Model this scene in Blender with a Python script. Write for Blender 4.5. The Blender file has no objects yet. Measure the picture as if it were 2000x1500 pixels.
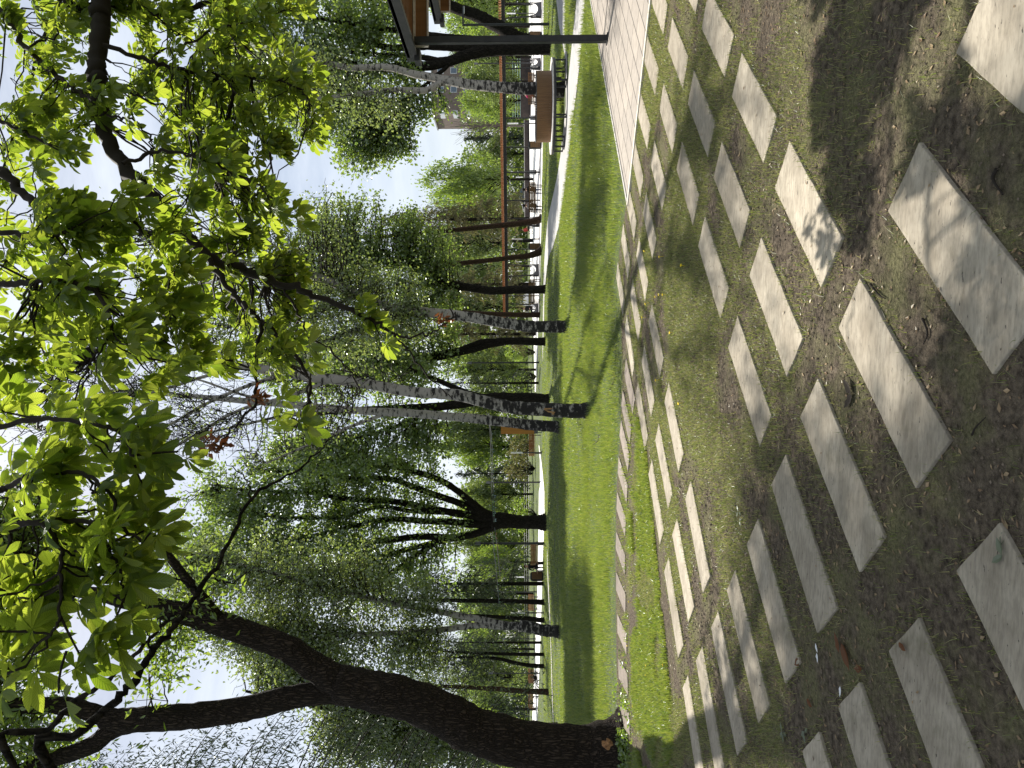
import bpy, bmesh, math, random
import numpy as np
from mathutils import Vector, Matrix
R=np.random.default_rng(7); random.seed(7)
S=bpy.context.scene; COL=S.collection
# ------------------------------------------------------------------ camera (the photo is a portrait shot lying on its side)
F=1352.0; H=1.6; PITCH=math.radians(.61); ROLL=math.radians(-.225)
_c,_s=math.cos(PITCH),math.sin(PITCH)
W_=np.array([0,_c,_s]); U0=np.array([0,-_s,_c]); R0=np.array([1.,0,0])
R_=R0*math.cos(ROLL)+U0*math.sin(ROLL); U_=U0*math.cos(ROLL)-R0*math.sin(ROLL)
CAM=np.array([0,0,H])
def P(x,y,d): return CAM+d*(W_+(750-y)/F*R_+(1000-x)/F*U_)      # photo pixel + distance -> place
def G(x,y,z=0.):                                                # photo pixel on the ground -> place
    v=W_+(750-y)/F*R_+(1000-x)/F*U_; t=(z-H)/v[2]; return CAM+t*v
cd=bpy.data.cameras.new('camera'); cam=bpy.data.objects.new('camera',cd); COL.objects.link(cam); S.camera=cam
cd.sensor_width=36; cd.sensor_fit='HORIZONTAL'; cd.lens=F/2000*36; cd.clip_end=2000; cd.clip_start=.05
M=Matrix.Identity(4)
for i in range(3): M[i][0]=-U_[i]; M[i][1]=R_[i]; M[i][2]=-W_[i]; M[i][3]=CAM[i]
cam.matrix_world=M
# ------------------------------------------------------------------ light
SAZ=math.radians(-10); SEL=math.radians(50)
sv=Vector((math.sin(SAZ)*math.cos(SEL),math.cos(SAZ)*math.cos(SEL),math.sin(SEL)))
sl=bpy.data.lights.new('sun','SUN'); sl.energy=5.0; sl.angle=math.radians(.53); sl.color=(1,.95,.86)
so=bpy.data.objects.new('sun',sl); COL.objects.link(so); so.rotation_euler=(-sv).to_track_quat('-Z','Y').to_euler(); so.location=(0,0,40)
wd=bpy.data.worlds.new('World'); S.world=wd; wd.use_nodes=True
nt=wd.node_tree; N=nt.nodes; bg=N['Background']
sky=N.new('ShaderNodeTexSky'); sky.sky_type='NISHITA'; sky.sun_disc=False; sky.sun_elevation=SEL; sky.sun_rotation=SAZ%(2*math.pi)
sky.dust_density=1.2; sky.air_density=1.0; sky.ozone_density=1.0
tc=N.new('ShaderNodeTexCoord'); mp=N.new('ShaderNodeMapping'); mp.inputs['Scale'].default_value=(1,1.6,4)
nz=N.new('ShaderNodeTexNoise'); nz.inputs['Scale'].default_value=2.3; nz.inputs['Detail'].default_value=7; nz.inputs['Roughness'].default_value=.6
rp=N.new('ShaderNodeValToRGB'); rp.color_ramp.elements[0].position=.22; rp.color_ramp.elements[1].position=.66
mx=N.new('ShaderNodeMixRGB'); mx.inputs[2].default_value=(10.0,10.8,12.0,1)
ml=N.new('ShaderNodeMath'); ml.operation='MULTIPLY'; ml.inputs[1].default_value=1.0
L=nt.links.new
L(tc.outputs['Generated'],mp.inputs[0]); L(mp.outputs[0],nz.inputs['Vector']); L(nz.outputs[0],rp.inputs[0]); L(rp.outputs[0],ml.inputs[0])
L(ml.outputs[0],mx.inputs[0]); L(sky.outputs[0],mx.inputs[1]); L(mx.outputs[0],bg.inputs[0]); bg.inputs[1].default_value=.05
S.view_settings.view_transform='Standard'; S.view_settings.look='None'; S.view_settings.gamma=1; S.view_settings.exposure=.95
# ------------------------------------------------------------------ materials
def mat(name,col,rough=.8,noise=None,bump=0,bscale=20,stretch=(1,1,1),spec=.25,metal=0,coords='Object',rot=(0,0,0),detail=6):
    m=bpy.data.materials.new(name); m.use_nodes=True; t=m.node_tree; b=t.nodes['Principled BSDF']
    b.inputs['Roughness'].default_value=rough; b.inputs['Specular IOR Level'].default_value=spec; b.inputs['Metallic'].default_value=metal
    b.inputs['Base Color'].default_value=(*col,1)
    c=t.nodes.new('ShaderNodeTexCoord'); mp=t.nodes.new('ShaderNodeMapping'); mp.inputs['Scale'].default_value=stretch; mp.inputs['Rotation'].default_value=rot
    t.links.new(c.outputs[coords],mp.inputs[0])
    if noise:                                                   # noise=(scale, colour2, pos0, pos1)
        n=t.nodes.new('ShaderNodeTexNoise'); n.inputs['Scale'].default_value=noise[0]; n.inputs['Detail'].default_value=detail; n.inputs['Roughness'].default_value=.62
        r=t.nodes.new('ShaderNodeValToRGB'); r.color_ramp.elements[0].position=noise[2]; r.color_ramp.elements[1].position=noise[3]
        r.color_ramp.elements[0].color=(*col,1); r.color_ramp.elements[1].color=(*noise[1],1)
        t.links.new(mp.outputs[0],n.inputs['Vector']); t.links.new(n.outputs[0],r.inputs[0]); t.links.new(r.outputs[0],b.inputs['Base Color'])
    if bump:
        n=t.nodes.new('ShaderNodeTexNoise'); n.inputs['Scale'].default_value=bscale; n.inputs['Detail'].default_value=5
        u=t.nodes.new('ShaderNodeBump'); u.inputs['Strength'].default_value=bump; u.inputs['Distance'].default_value=.02
        t.links.new(mp.outputs[0],n.inputs['Vector']); t.links.new(n.outputs[0],u.inputs['Height']); t.links.new(u.outputs[0],b.inputs['Normal'])
    return m
def leafmat(name,c1,c2,t1,t2,tr=.5,gloss=.06,veins=False):
    m=bpy.data.materials.new(name); m.use_nodes=True; t=m.node_tree; n=t.nodes; n.clear(); K=t.links.new
    o=n.new('ShaderNodeOutputMaterial'); d=n.new('ShaderNodeBsdfDiffuse'); a=n.new('ShaderNodeBsdfTranslucent'); g=n.new('ShaderNodeBsdfGlossy'); g.inputs['Roughness'].default_value=.38
    g.inputs['Color'].default_value=(.9,.95,.9,1)
    ge=n.new('ShaderNodeNewGeometry')
    def mix(A,B,fac):
        x=n.new('ShaderNodeMixRGB'); x.inputs[1].default_value=(*A,1); x.inputs[2].default_value=(*B,1); K(fac,x.inputs[0]); return x.outputs[0]
    ca=mix(c1,c2,ge.outputs['Random Per Island']); cb=mix(t1,t2,ge.outputs['Random Per Island'])
    if veins:                                                   # the leaflet's own rib pattern, from its length and width coordinates
        uv=n.new('ShaderNodeUVMap'); sp=n.new('ShaderNodeSeparateXYZ'); K(uv.outputs[0],sp.inputs[0])
        ab=n.new('ShaderNodeMath'); ab.operation='ABSOLUTE'; K(sp.outputs[0],ab.inputs[0])
        s=n.new('ShaderNodeMath'); s.operation='MULTIPLY_ADD'; K(ab.outputs[0],s.inputs[0]); s.inputs[1].default_value=-.2; K(sp.outputs[1],s.inputs[2])
        q=n.new('ShaderNodeMath'); q.operation='MULTIPLY'; K(s.outputs[0],q.inputs[0]); q.inputs[1].default_value=88
        si=n.new('ShaderNodeMath'); si.operation='SINE'; K(q.outputs[0],si.inputs[0])
        mr=n.new('ShaderNodeMapRange'); K(si.outputs[0],mr.inputs[0]); mr.inputs[1].default_value=.35; mr.inputs[2].default_value=1
        mi=n.new('ShaderNodeMapRange'); K(ab.outputs[0],mi.inputs[0]); mi.inputs[1].default_value=0; mi.inputs[2].default_value=.09; mi.inputs[3].default_value=1; mi.inputs[4].default_value=0
        mm=n.new('ShaderNodeMath'); mm.operation='MAXIMUM'; K(mr.outputs[0],mm.inputs[0]); K(mi.outputs[0],mm.inputs[1])
        v=n.new('ShaderNodeMixRGB'); v.blend_type='MULTIPLY'; K(mm.outputs[0],v.inputs[0]); K(cb,v.inputs[1]); v.inputs[2].default_value=(.55,.62,.5,1); cb=v.outputs[0]
        bu=n.new('ShaderNodeBump'); bu.inputs['Strength'].default_value=.35; bu.inputs['Distance'].default_value=.004; K(mm.outputs[0],bu.inputs['Height'])
        for z in (d,a,g): K(bu.outputs[0],z.inputs['Normal'])
    K(ca,d.inputs[0]); K(cb,a.inputs[0])
    x=n.new('ShaderNodeMixShader'); x.inputs[0].default_value=tr; K(d.outputs[0],x.inputs[1]); K(a.outputs[0],x.inputs[2])
    y=n.new('ShaderNodeMixShader'); y.inputs[0].default_value=gloss; K(x.outputs[0],y.inputs[1]); K(g.outputs[0],y.inputs[2]); K(y.outputs[0],o.inputs[0])
    return m
def barkmat(name,c1,c2,sc=9,bump=.9):
    """furrowed bark: stretched voronoi ridges with noise"""
    m=bpy.data.materials.new(name); m.use_nodes=True; t=m.node_tree; n=t.nodes; b=n['Principled BSDF']; K=t.links.new
    b.inputs['Roughness'].default_value=.95; b.inputs['Specular IOR Level'].default_value=.1
    c=n.new('ShaderNodeTexCoord'); mp=n.new('ShaderNodeMapping'); mp.inputs['Scale'].default_value=(1,1,.20); K(c.outputs['Object'],mp.inputs[0])
    no=n.new('ShaderNodeTexNoise'); no.inputs['Scale'].default_value=9; no.inputs['Detail'].default_value=5; K(mp.outputs[0],no.inputs['Vector'])
    ad=n.new('ShaderNodeMixRGB'); ad.blend_type='ADD'; ad.inputs[0].default_value=.16; K(mp.outputs[0],ad.inputs[1]); K(no.outputs['Color'],ad.inputs[2])
    v=n.new('ShaderNodeTexVoronoi'); v.feature='DISTANCE_TO_EDGE'; v.inputs['Scale'].default_value=sc*4; K(ad.outputs[0],v.inputs['Vector'])
    mr=n.new('ShaderNodeMapRange'); K(v.outputs['Distance'],mr.inputs[0]); mr.inputs[2].default_value=.28
    n2=n.new('ShaderNodeTexNoise'); n2.inputs['Scale'].default_value=40; n2.inputs['Detail'].default_value=4; K(c.outputs['Object'],n2.inputs['Vector'])
    mu=n.new('ShaderNodeMath'); mu.operation='MULTIPLY_ADD'; K(n2.outputs[0],mu.inputs[0]); mu.inputs[1].default_value=.5; K(mr.outputs[0],mu.inputs[2])
    x=n.new('ShaderNodeMixRGB'); x.inputs[1].default_value=(*c1,1); x.inputs[2].default_value=(*c2,1); K(mr.outputs[0],x.inputs[0]); K(x.outputs[0],b.inputs['Base Color'])
    u=n.new('ShaderNodeBump'); u.inputs['Strength'].default_value=bump; u.inputs['Distance'].default_value=.03; K(mu.outputs[0],u.inputs['Height']); K(u.outputs[0],b.inputs['Normal'])
    return m
def birchmat(name):
    """white bark with black diamonds and cross bands; the old bark of the foot is black and split"""
    m=bpy.data.materials.new(name); m.use_nodes=True; t=m.node_tree; n=t.nodes; b=n['Principled BSDF']; K=t.links.new
    b.inputs['Roughness'].default_value=.8; b.inputs['Specular IOR Level'].default_value=.2
    c=n.new('ShaderNodeTexCoord'); mp=n.new('ShaderNodeMapping'); mp.inputs['Scale'].default_value=(3.2,3.2,7.5); oi=n.new('ShaderNodeObjectInfo'); va=n.new('ShaderNodeVectorMath'); va.operation='MULTIPLY_ADD'; K(oi.outputs['Random'],va.inputs[0]); va.inputs[1].default_value=(31,13,23); K(c.outputs['Object'],va.inputs[2]); K(va.outputs[0],mp.inputs[0])
    no=n.new('ShaderNodeTexNoise'); no.inputs['Scale'].default_value=1.25; no.inputs['Detail'].default_value=7; no.inputs['Roughness'].default_value=.66; K(mp.outputs[0],no.inputs['Vector'])
    se=n.new('ShaderNodeSeparateXYZ'); K(c.outputs['Object'],se.inputs[0])
    mr=n.new('ShaderNodeMapRange'); K(se.outputs[2],mr.inputs[0]); mr.inputs[1].default_value=.2; mr.inputs[2].default_value=4.2; mr.inputs[3].default_value=.16; mr.inputs[4].default_value=-.012
    ad=n.new('ShaderNodeMath'); K(no.outputs[0],ad.inputs[0]); K(mr.outputs[0],ad.inputs[1])
    r=n.new('ShaderNodeValToRGB'); e=r.color_ramp.elements; e[0].position=.50; e[0].color=(.31,.285,.26,1); e[1].position=.6; e[1].color=(.022,.02,.019,1)
    k=r.color_ramp.elements.new(.545); k.color=(.19,.175,.16,1)
    K(ad.outputs[0],r.inputs[0]); K(r.outputs[0],b.inputs['Base Color'])
    u=n.new('ShaderNodeBump'); u.inputs['Strength'].default_value=.5; u.inputs['Distance'].default_value=.02; u.invert=True; K(ad.outputs[0],u.inputs['Height']); K(u.outputs[0],b.inputs['Normal'])
    return m
MT={}
def stonemat(name,c1,c2,rot):
    """travertine like stone: broad tone changes, fine grain running one way, dark pits"""
    m=bpy.data.materials.new(name); m.use_nodes=True; t=m.node_tree; n=t.nodes; b=n['Principled BSDF']; K=t.links.new; b.inputs['Roughness'].default_value=.88; b.inputs['Specular IOR Level'].default_value=.2
    c=n.new('ShaderNodeTexCoord'); oi=n.new('ShaderNodeObjectInfo'); va=n.new('ShaderNodeVectorMath'); va.operation='MULTIPLY_ADD'; K(oi.outputs['Random'],va.inputs[0]); va.inputs[1].default_value=(37,17,5); K(c.outputs['Object'],va.inputs[2])
    def noise(sc,st,de):
        a=n.new('ShaderNodeMapping'); a.inputs['Rotation'].default_value=(0,0,rot); K(va.outputs[0],a.inputs[0]); s=n.new('ShaderNodeMapping'); s.inputs['Scale'].default_value=st; K(a.outputs[0],s.inputs[0])
        x=n.new('ShaderNodeTexNoise'); x.inputs['Scale'].default_value=sc; x.inputs['Detail'].default_value=de; x.inputs['Roughness'].default_value=.62; K(s.outputs[0],x.inputs['Vector']); return x.outputs[0]
    def rng(f,a,z,lo,hi):
        r=n.new('ShaderNodeMapRange'); K(f,r.inputs[0]); r.inputs[1].default_value=a; r.inputs[2].default_value=z; r.inputs[3].default_value=lo; r.inputs[4].default_value=hi; return r.outputs[0]
    def mix(f,A,B,bt='MIX'):
        x=n.new('ShaderNodeMixRGB'); x.blend_type=bt
        for i,v in enumerate((f,A,B)):
            if isinstance(v,tuple): x.inputs[i].default_value=(*v,1)
            elif isinstance(v,(int,float)): x.inputs[i].default_value=v
            else: K(v,x.inputs[i])
        return x.outputs[0]
    fine=noise(30,(2.2,.5,1),8); col=mix(rng(noise(5,(1.3,.8,1),4),.35,.7,0,1),c1,c2); col=mix(rng(fine,.42,.72,0,.65),col,tuple(.55*q for q in c2))
    pit=rng(noise(42,(1.6,.55,1),3),.66,.71,0,1); col=mix(pit,col,(.07,.06,.05)); col=mix(rng(noise(3.1,(1,1,1),6),.56,.74,0,.55),col,(.115,.105,.06)); tone=rng(oi.outputs['Random'],0,1,.82,1.1); col=mix(1.,col,tone,'MULTIPLY'); K(col,b.inputs['Base Color'])
    h=n.new('ShaderNodeMath'); h.operation='SUBTRACT'; K(fine,h.inputs[0]); K(pit,h.inputs[1]); u=n.new('ShaderNodeBump'); u.inputs['Strength'].default_value=.28; u.inputs['Distance'].default_value=.006; K(h.outputs[0],u.inputs['Height']); K(u.outputs[0],b.inputs['Normal'])
    return m
MT['stone']=stonemat('pale_stone',(.385,.34,.27),(.25,.215,.165),-.72)
MT['stone_b']=stonemat('buff_stone',(.27,.225,.19),(.18,.15,.125),-1.25)
MT['bark_ash']=barkmat('ash_bark',(.015,.012,.010),(.050,.038,.029),7,1)
MT['bark_dark']=barkmat('dark_bark',(.008,.007,.006),(.03,.025,.02),5,.6)
MT['bark_red']=barkmat('pine_bark',(.028,.018,.013),(.085,.052,.038),6,.6)
MT['twig']=mat('twig_bark',(.022,.017,.013),.9)
MT['twig_grey']=mat('grey_twig_bark',(.12,.10,.085),.9)
MT['birch']=birchmat('birch_bark')
MT['chest']=leafmat('chestnut_leaf',(.035,.065,.016),(.065,.10,.024),(.25,.37,.022),(.54,.62,.06),.57,.035,True)
MT['maple']=leafmat('maple_leaf',(.055,.09,.026),(.11,.15,.05),(.20,.33,.035),(.38,.48,.07),.48,.09)
MT['birchl']=leafmat('birch_leaf',(.07,.10,.04),(.13,.155,.07),(.20,.29,.05),(.34,.40,.09),.47,.10)
MT['bright']=leafmat('bright_leaf',(.06,.10,.022),(.10,.14,.03),(.22,.36,.03),(.36,.46,.05),.5,.06)
MT['far']=leafmat('distant_leaf',(.05,.08,.024),(.10,.13,.04),(.14,.22,.03),(.26,.32,.05),.45,.05)
MT['needle']=leafmat('spruce_needle',(.022,.035,.018),(.045,.055,.025),(.03,.05,.02),(.06,.08,.03),.25,.05)
MT['olive']=leafmat('pine_needle',(.07,.075,.03),(.12,.10,.045),(.10,.12,.03),(.18,.16,.05),.35,.04)
MT['rust_l']=leafmat('blossoming_shrub_leaf',(.12,.09,.05),(.10,.12,.03),(.2,.15,.06),(.22,.25,.05),.4,.04)
MT['dead']=leafmat('dead_leaf',(.09,.03,.012),(.14,.055,.02),(.25,.07,.02),(.3,.12,.03),.35,.03)
MT['litter']=leafmat('dry_leaf',(.30,.22,.13),(.16,.10,.06),(.2,.12,.06),(.25,.17,.09),.2,.03)
MT['greyleaf']=leafmat('grey_leaf',(.09,.11,.07),(.14,.155,.10),(.1,.14,.07),(.14,.17,.08),.25,.05)
MT['paper']=mat('white_scrap',(.6,.6,.62),.7)
MT['grass']=leafmat('lawn_grass',(.045,.08,.016),(.13,.145,.04),(.17,.28,.022),(.43,.47,.075),.5,.07)
MT['turf']=leafmat('short_grass',(.06,.085,.022),(.30,.27,.14),(.17,.26,.03),(.46,.44,.15),.45,.04)
MT['weed']=leafmat('weed_leaf',(.06,.11,.02),(.10,.14,.03),(.22,.36,.03),(.3,.4,.04),.5,.08)
MT['wood']=mat('warm_wood',(.17,.078,.03),.55,(6,(.25,.125,.05),.3,.7),.15,50,(1,1,.1))
MT['wood_or']=mat('orange_wood',(.44,.20,.05),.5,(5,(.34,.15,.035),.3,.7),.1,50,(4,4,.15))
MT['wood_dk']=mat('brown_wood',(.115,.062,.028),.55,(6,(.175,.098,.045),.3,.7),.15,50,(4,4,.3))
MT['rust']=mat('rust_wood',(.30,.12,.05),.6,(3,(.42,.22,.10),.35,.65),.1,30)
MT['steel']=mat('dark_steel',(.018,.019,.021),.45,(8,(.028,.028,.03),.4,.6),.05,80,spec=.4)
MT['grey']=mat('grey_paint',(.13,.135,.15),.5,(8,(.10,.10,.11),.4,.6))
MT['white']=mat('white_paint',(.78,.78,.80),.5,(20,(.7,.7,.72),.4,.6))
MT['trim']=mat('pale_trim',(.62,.58,.54),.7,(14,(.40,.36,.33),.45,.7))
MT['brick']=mat('brick_wall',(.20,.15,.13),.9,(1.2,(.27,.21,.18),.35,.7),.2,20)
MT['conc']=mat('concrete',(.42,.40,.38),.85,(3,(.34,.33,.31),.4,.7),.1,40)
MT['wallk']=mat('dark_wall',(.05,.04,.038),.8,(2,(.07,.055,.05),.4,.6))
MT['glass']=mat('window_glass',(.10,.14,.19),.15,spec=.6)
MT['skin']=mat('skin',(.42,.25,.18),.6)
def cloth(n,c): 
    if n not in MT: MT[n]=mat(n,c,.85)
    return MT[n]
cloth('black_cloth',(.012,.012,.014)); cloth('pink_cloth',(.55,.05,.17)); cloth('grey_cloth',(.22,.2,.2)); cloth('red_cloth',(.5,.08,.07)); cloth('hair',(.015,.01,.008)); cloth('white_cloth',(.7,.7,.72)); cloth('blue_cloth',(.05,.07,.13))
# ------------------------------------------------------------------ mesh helpers
class MB:
    def __init__(s): s.v=[]; s.q=[]; s.t=[]; s.n=0; s.uv=[]
    def add(s,v,q=None,t=None):
        v=np.asarray(v,float).reshape(-1,3); s.v.append(v)
        if q is not None and len(q): s.q.append(np.asarray(q,int).reshape(-1,4)+s.n)
        if t is not None and len(t): s.t.append(np.asarray(t,int).reshape(-1,3)+s.n)
        s.n+=len(v)
    def box(s,c,d,rz=0,taper=1.):
        x,y,z=d[0]/2,d[1]/2,d[2]/2
        p=np.array([[-x,-y,-z],[x,-y,-z],[x,y,-z],[-x,y,-z],[-x*taper,-y*taper,z],[x*taper,-y*taper,z],[x*taper,y*taper,z],[-x*taper,y*taper,z]])
        k,l=math.cos(rz),math.sin(rz); p=p@np.array([[k,l,0],[-l,k,0],[0,0,1]])+np.asarray(c,float)
        s.add(p,[[0,3,2,1],[4,5,6,7],[0,1,5,4],[1,2,6,5],[2,3,7,6],[3,0,4,7]])
    def tube(s,pts,rad,k=8,wob=0,cap=True):
        pts=np.asarray(pts,float); n=len(pts); rad=np.broadcast_to(np.asarray(rad,float),(n,))
        t=np.gradient(pts,axis=0); t/=np.linalg.norm(t,axis=1)[:,None]+1e-9
        a=np.array([0,0,1.]) if abs(t[0][2])<.8 else np.array([1.,0,0])
        u=np.cross(t[0],a); u/=np.linalg.norm(u); us=[]
        for i in range(n):
            u=u-t[i]*(u@t[i]); u/=np.linalg.norm(u)+1e-9; us.append(u)
        us=np.array(us); w=np.cross(t,us); an=np.linspace(0,2*math.pi,k,endpoint=False)
        r=rad[:,None]*np.ones((1,k))
        if wob: r=r*(1+wob*R.normal(size=(n,k)))
        p=pts[:,None]+r[:,:,None]*(us[:,None]*np.cos(an)[None,:,None]+w[:,None]*np.sin(an)[None,:,None])
        i=np.arange(n-1)[:,None]*k; j=np.arange(k)[None]; jn=(j+1)%k
        q=np.stack([i+j,i+jn,i+k+jn,i+k+j],-1).reshape(-1,4)
        b=s.n; s.add(p.reshape(-1,3),q)
        if cap and k>3:
            s.add(pts[[-1]],None,None); s.t.append(np.array([[b+(n-1)*k+a_,b+(n-1)*k+(a_+1)%k,s.n-1] for a_ in range(k)]))
    def build(s,name,m,parent=None,smooth=False,loc=None):
        me=bpy.data.meshes.new(name); v=np.concatenate(s.v) if s.v else np.zeros((0,3))
        o=bpy.data.objects.new(name,me)
        off=np.zeros(3)
        if parent is not None: off=np.array(parent.location)
        elif loc is not None: off=np.asarray(loc,float)
        v=v-off
        q=np.concatenate(s.q) if s.q else np.zeros((0,4),int); t=np.concatenate(s.t) if s.t else np.zeros((0,3),int)
        me.vertices.add(len(v)); me.vertices.foreach_set('co',v.ravel().astype(np.float32))
        nl=len(q)*4+len(t)*3; me.loops.add(nl); me.polygons.add(len(q)+len(t))
        me.loops.foreach_set('vertex_index',np.concatenate([q.ravel(),t.ravel()]).astype(np.int32))
        st=np.concatenate([np.arange(len(q))*4,len(q)*4+np.arange(len(t))*3]).astype(np.int32)
        me.polygons.foreach_set('loop_start',st)
        me.polygons.foreach_set('use_smooth',np.full(len(q)+len(t),smooth))
        me.update(calc_edges=True)
        if s.uv:
            uv=np.concatenate(s.uv); lay=me.uv_layers.new(name='UVMap'); lay.data.foreach_set('uv',uv[q.ravel()].ravel().astype(np.float32))
        me.materials.append(m if not isinstance(m,str) else MT[m]); COL.objects.link(o)
        if parent is not None: o.parent=parent
        elif loc is not None: o.location=tuple(off)
        return o
def tag(o,label=None,cat=None,group=None,kind=None):
    if label: o['label']=label
    if cat: o['category']=cat
    if group: o['group']=group
    if kind: o['kind']=kind
    return o
def thing(name,label,cat,loc,group=None):
    o=bpy.data.objects.new(name,None); COL.objects.link(o); o.location=tuple(float(a) for a in loc); o.empty_display_size=.2
    return tag(o,label,cat,group)
def copy_tree(o,loc,rz=0,scale=None,label=None,group=None):
    c=o.copy(); COL.objects.link(c); c.location=tuple(float(a) for a in loc); c.rotation_euler=(0,0,rz)
    if scale is not None: c.scale=scale
    if label: c['label']=label
    if group: c['group']=group
    def rec(a,b):
        for ch in list(a.children):
            d=ch.copy(); COL.objects.link(d); d.parent=b; rec(ch,d)
    rec(o,c); return c
def vnoise(x,y,sc,seed=0):
    g=np.random.default_rng(seed).random((64,64)); x=np.asarray(x)*sc+100; y=np.asarray(y)*sc+100
    i=np.floor(x).astype(int); j=np.floor(y).astype(int); a=x-i; b=y-j; a=a*a*(3-2*a); b=b*b*(3-2*b)
    f=lambda p,q:g[p%64,q%64]
    return (f(i,j)*(1-a)+f(i+1,j)*a)*(1-b)+(f(i,j+1)*(1-a)+f(i+1,j+1)*a)*b
def fbm(x,y,sc,seed=0): return .55*vnoise(x,y,sc,seed)+.3*vnoise(x,y,sc*2.1,seed+1)+.15*vnoise(x,y,sc*4.3,seed+2)
def inpoly(x,y,poly):
    poly=np.asarray(poly); c=np.zeros(len(x),bool); n=len(poly)
    for i in range(n):
        x1,y1=poly[i][:2]; x2,y2=poly[(i+1)%n][:2]
        if y1==y2: continue
        k=((y1>y)!=(y2>y))&(x<(x2-x1)*(y-y1)/(y2-y1)+x1); c^=k
    return c
def smooth_line(pts,n=6):
    """Catmull-Rom through the given points"""
    p=np.asarray(pts,float)
    if len(p)<3:
        t=np.linspace(0,1,n+1)[:,None]; return p[0]*(1-t)+p[-1]*t
    q=np.vstack([2*p[0]-p[1],p,2*p[-1]-p[-2]]); out=[]
    for i in range(1,len(q)-2):
        t=np.linspace(0,1,n,endpoint=False)[:,None]; a,b,c,d=q[i-1],q[i],q[i+1],q[i+2]
        out.append(.5*((2*b)+(-a+c)*t+(2*a-5*b+4*c-d)*t**2+(-a+3*b-3*c+d)*t**3))
    return np.vstack(out+[p[-1:]])
# ------------------------------------------------------------------ ground
def sheet(name,poly,z,m,kind='structure',sub=None):
    b=MB(); n=len(poly); me=bpy.data.meshes.new(name); bm=bmesh.new()
    f=bm.faces.new([bm.verts.new((p[0],p[1],z)) for p in poly]); 
    if f.normal.z<0: f.normal_flip()
    bmesh.ops.triangulate(bm,faces=bm.faces[:]); bmesh.ops.recalc_face_normals(bm,faces=bm.faces[:])
    for f in bm.faces:
        if f.normal.z<0: f.normal_flip()
    bm.to_mesh(me); bm.free(); me.materials.append(m); o=bpy.data.objects.new(name,me); COL.objects.link(o); o['kind']=kind; return o
m_lawn=mat('lawn_soil',(.030,.045,.012),.95,(1.6,(.075,.10,.022),.35,.7),.6,25)
# field of the stepping slabs: cracked brown soil with mossy and strawy patches
def soilmat():
    m=bpy.data.materials.new('worn_soil'); m.use_nodes=True; t=m.node_tree; n=t.nodes; K=t.links.new; b=n['Principled BSDF']; b.inputs['Roughness'].default_value=.95; b.inputs['Specular IOR Level'].default_value=.1
    c=n.new('ShaderNodeTexCoord')
    def noise(sc,de=6): 
        x=n.new('ShaderNodeTexNoise'); x.inputs['Scale'].default_value=sc; x.inputs['Detail'].default_value=de; x.inputs['Roughness'].default_value=.65; K(c.outputs['Object'],x.inputs['Vector']); return x.outputs[0]
    def ramp(f,a,ca,z,cz):
        r=n.new('ShaderNodeValToRGB'); e=r.color_ramp.elements; e[0].position=a; e[0].color=(*ca,1); e[1].position=z; e[1].color=(*cz,1); K(f,r.inputs[0]); return r.outputs[0]
    def mix(f,a,b_):
        x=n.new('ShaderNodeMixRGB'); K(f,x.inputs[0]); K(a,x.inputs[1]); K(b_,x.inputs[2]); return x.outputs[0]
    soil=ramp(noise(26),.34,(.045,.035,.027),.70,(.21,.17,.125))
    moss=ramp(noise(70),.3,(.065,.065,.028),.70,(.25,.235,.125))
    f=ramp(noise(1.9,5),.47,(0,0,0),.62,(.9,.9,.9))
    col=mix(f,soil,moss)
    straw=ramp(noise(170,3),.58,(0,0,0),.70,(.6,.6,.6)); st=n.new('ShaderNodeRGB'); st.outputs[0].default_value=(.24,.19,.12,1)
    col=mix(straw,col,st.outputs[0]); K(col,b.inputs['Base Color'])
    v=n.new('ShaderNodeTexVoronoi'); v.feature='DISTANCE_TO_EDGE'; v.inputs['Scale'].default_value=23; K(c.outputs['Object'],v.inputs['Vector'])
    mr=n.new('ShaderNodeMapRange'); K(v.outputs['Distance'],mr.inputs[0]); mr.inputs[2].default_value=.03
    hh=n.new('ShaderNodeMath'); hh.operation='MULTIPLY_ADD'; K(noise(45),hh.inputs[0]); hh.inputs[1].default_value=5; K(mr.outputs[0],hh.inputs[2])
    u=n.new('ShaderNodeBump'); u.inputs['Strength'].default_value=.8; u.inputs['Distance'].default_value=.015; K(hh.outputs[0],u.inputs['Height']); K(u.outputs[0],b.inputs['Normal'])
    return m
big=[(-900,-300),(900,-300),(900,1500),(-900,1500)]
sheet('ground',big,0,m_lawn)
YBX=[-40,-6.5,-4.7,-3,-1.7,-.97,-.4,.4,1.2,1.9,2.25,2.66,3.0]; YBY=[11.6,11.5,11.5,11.6,11.42,11.05,10.85,10.75,10.9,11.15,10.9,10.25,10.0]
def yb(x): return np.interp(x,YBX,YBY)
fld=[(-9,-3),(9,-3),(9,6)]+[tuple(G(1274.5,0)[:2]),tuple(G(1229,385)[:2])]+[(float(x),float(yb(x))) for x in np.linspace(2.66,-9,40)]
o=sheet('soil',fld,.004,soilmat())
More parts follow.
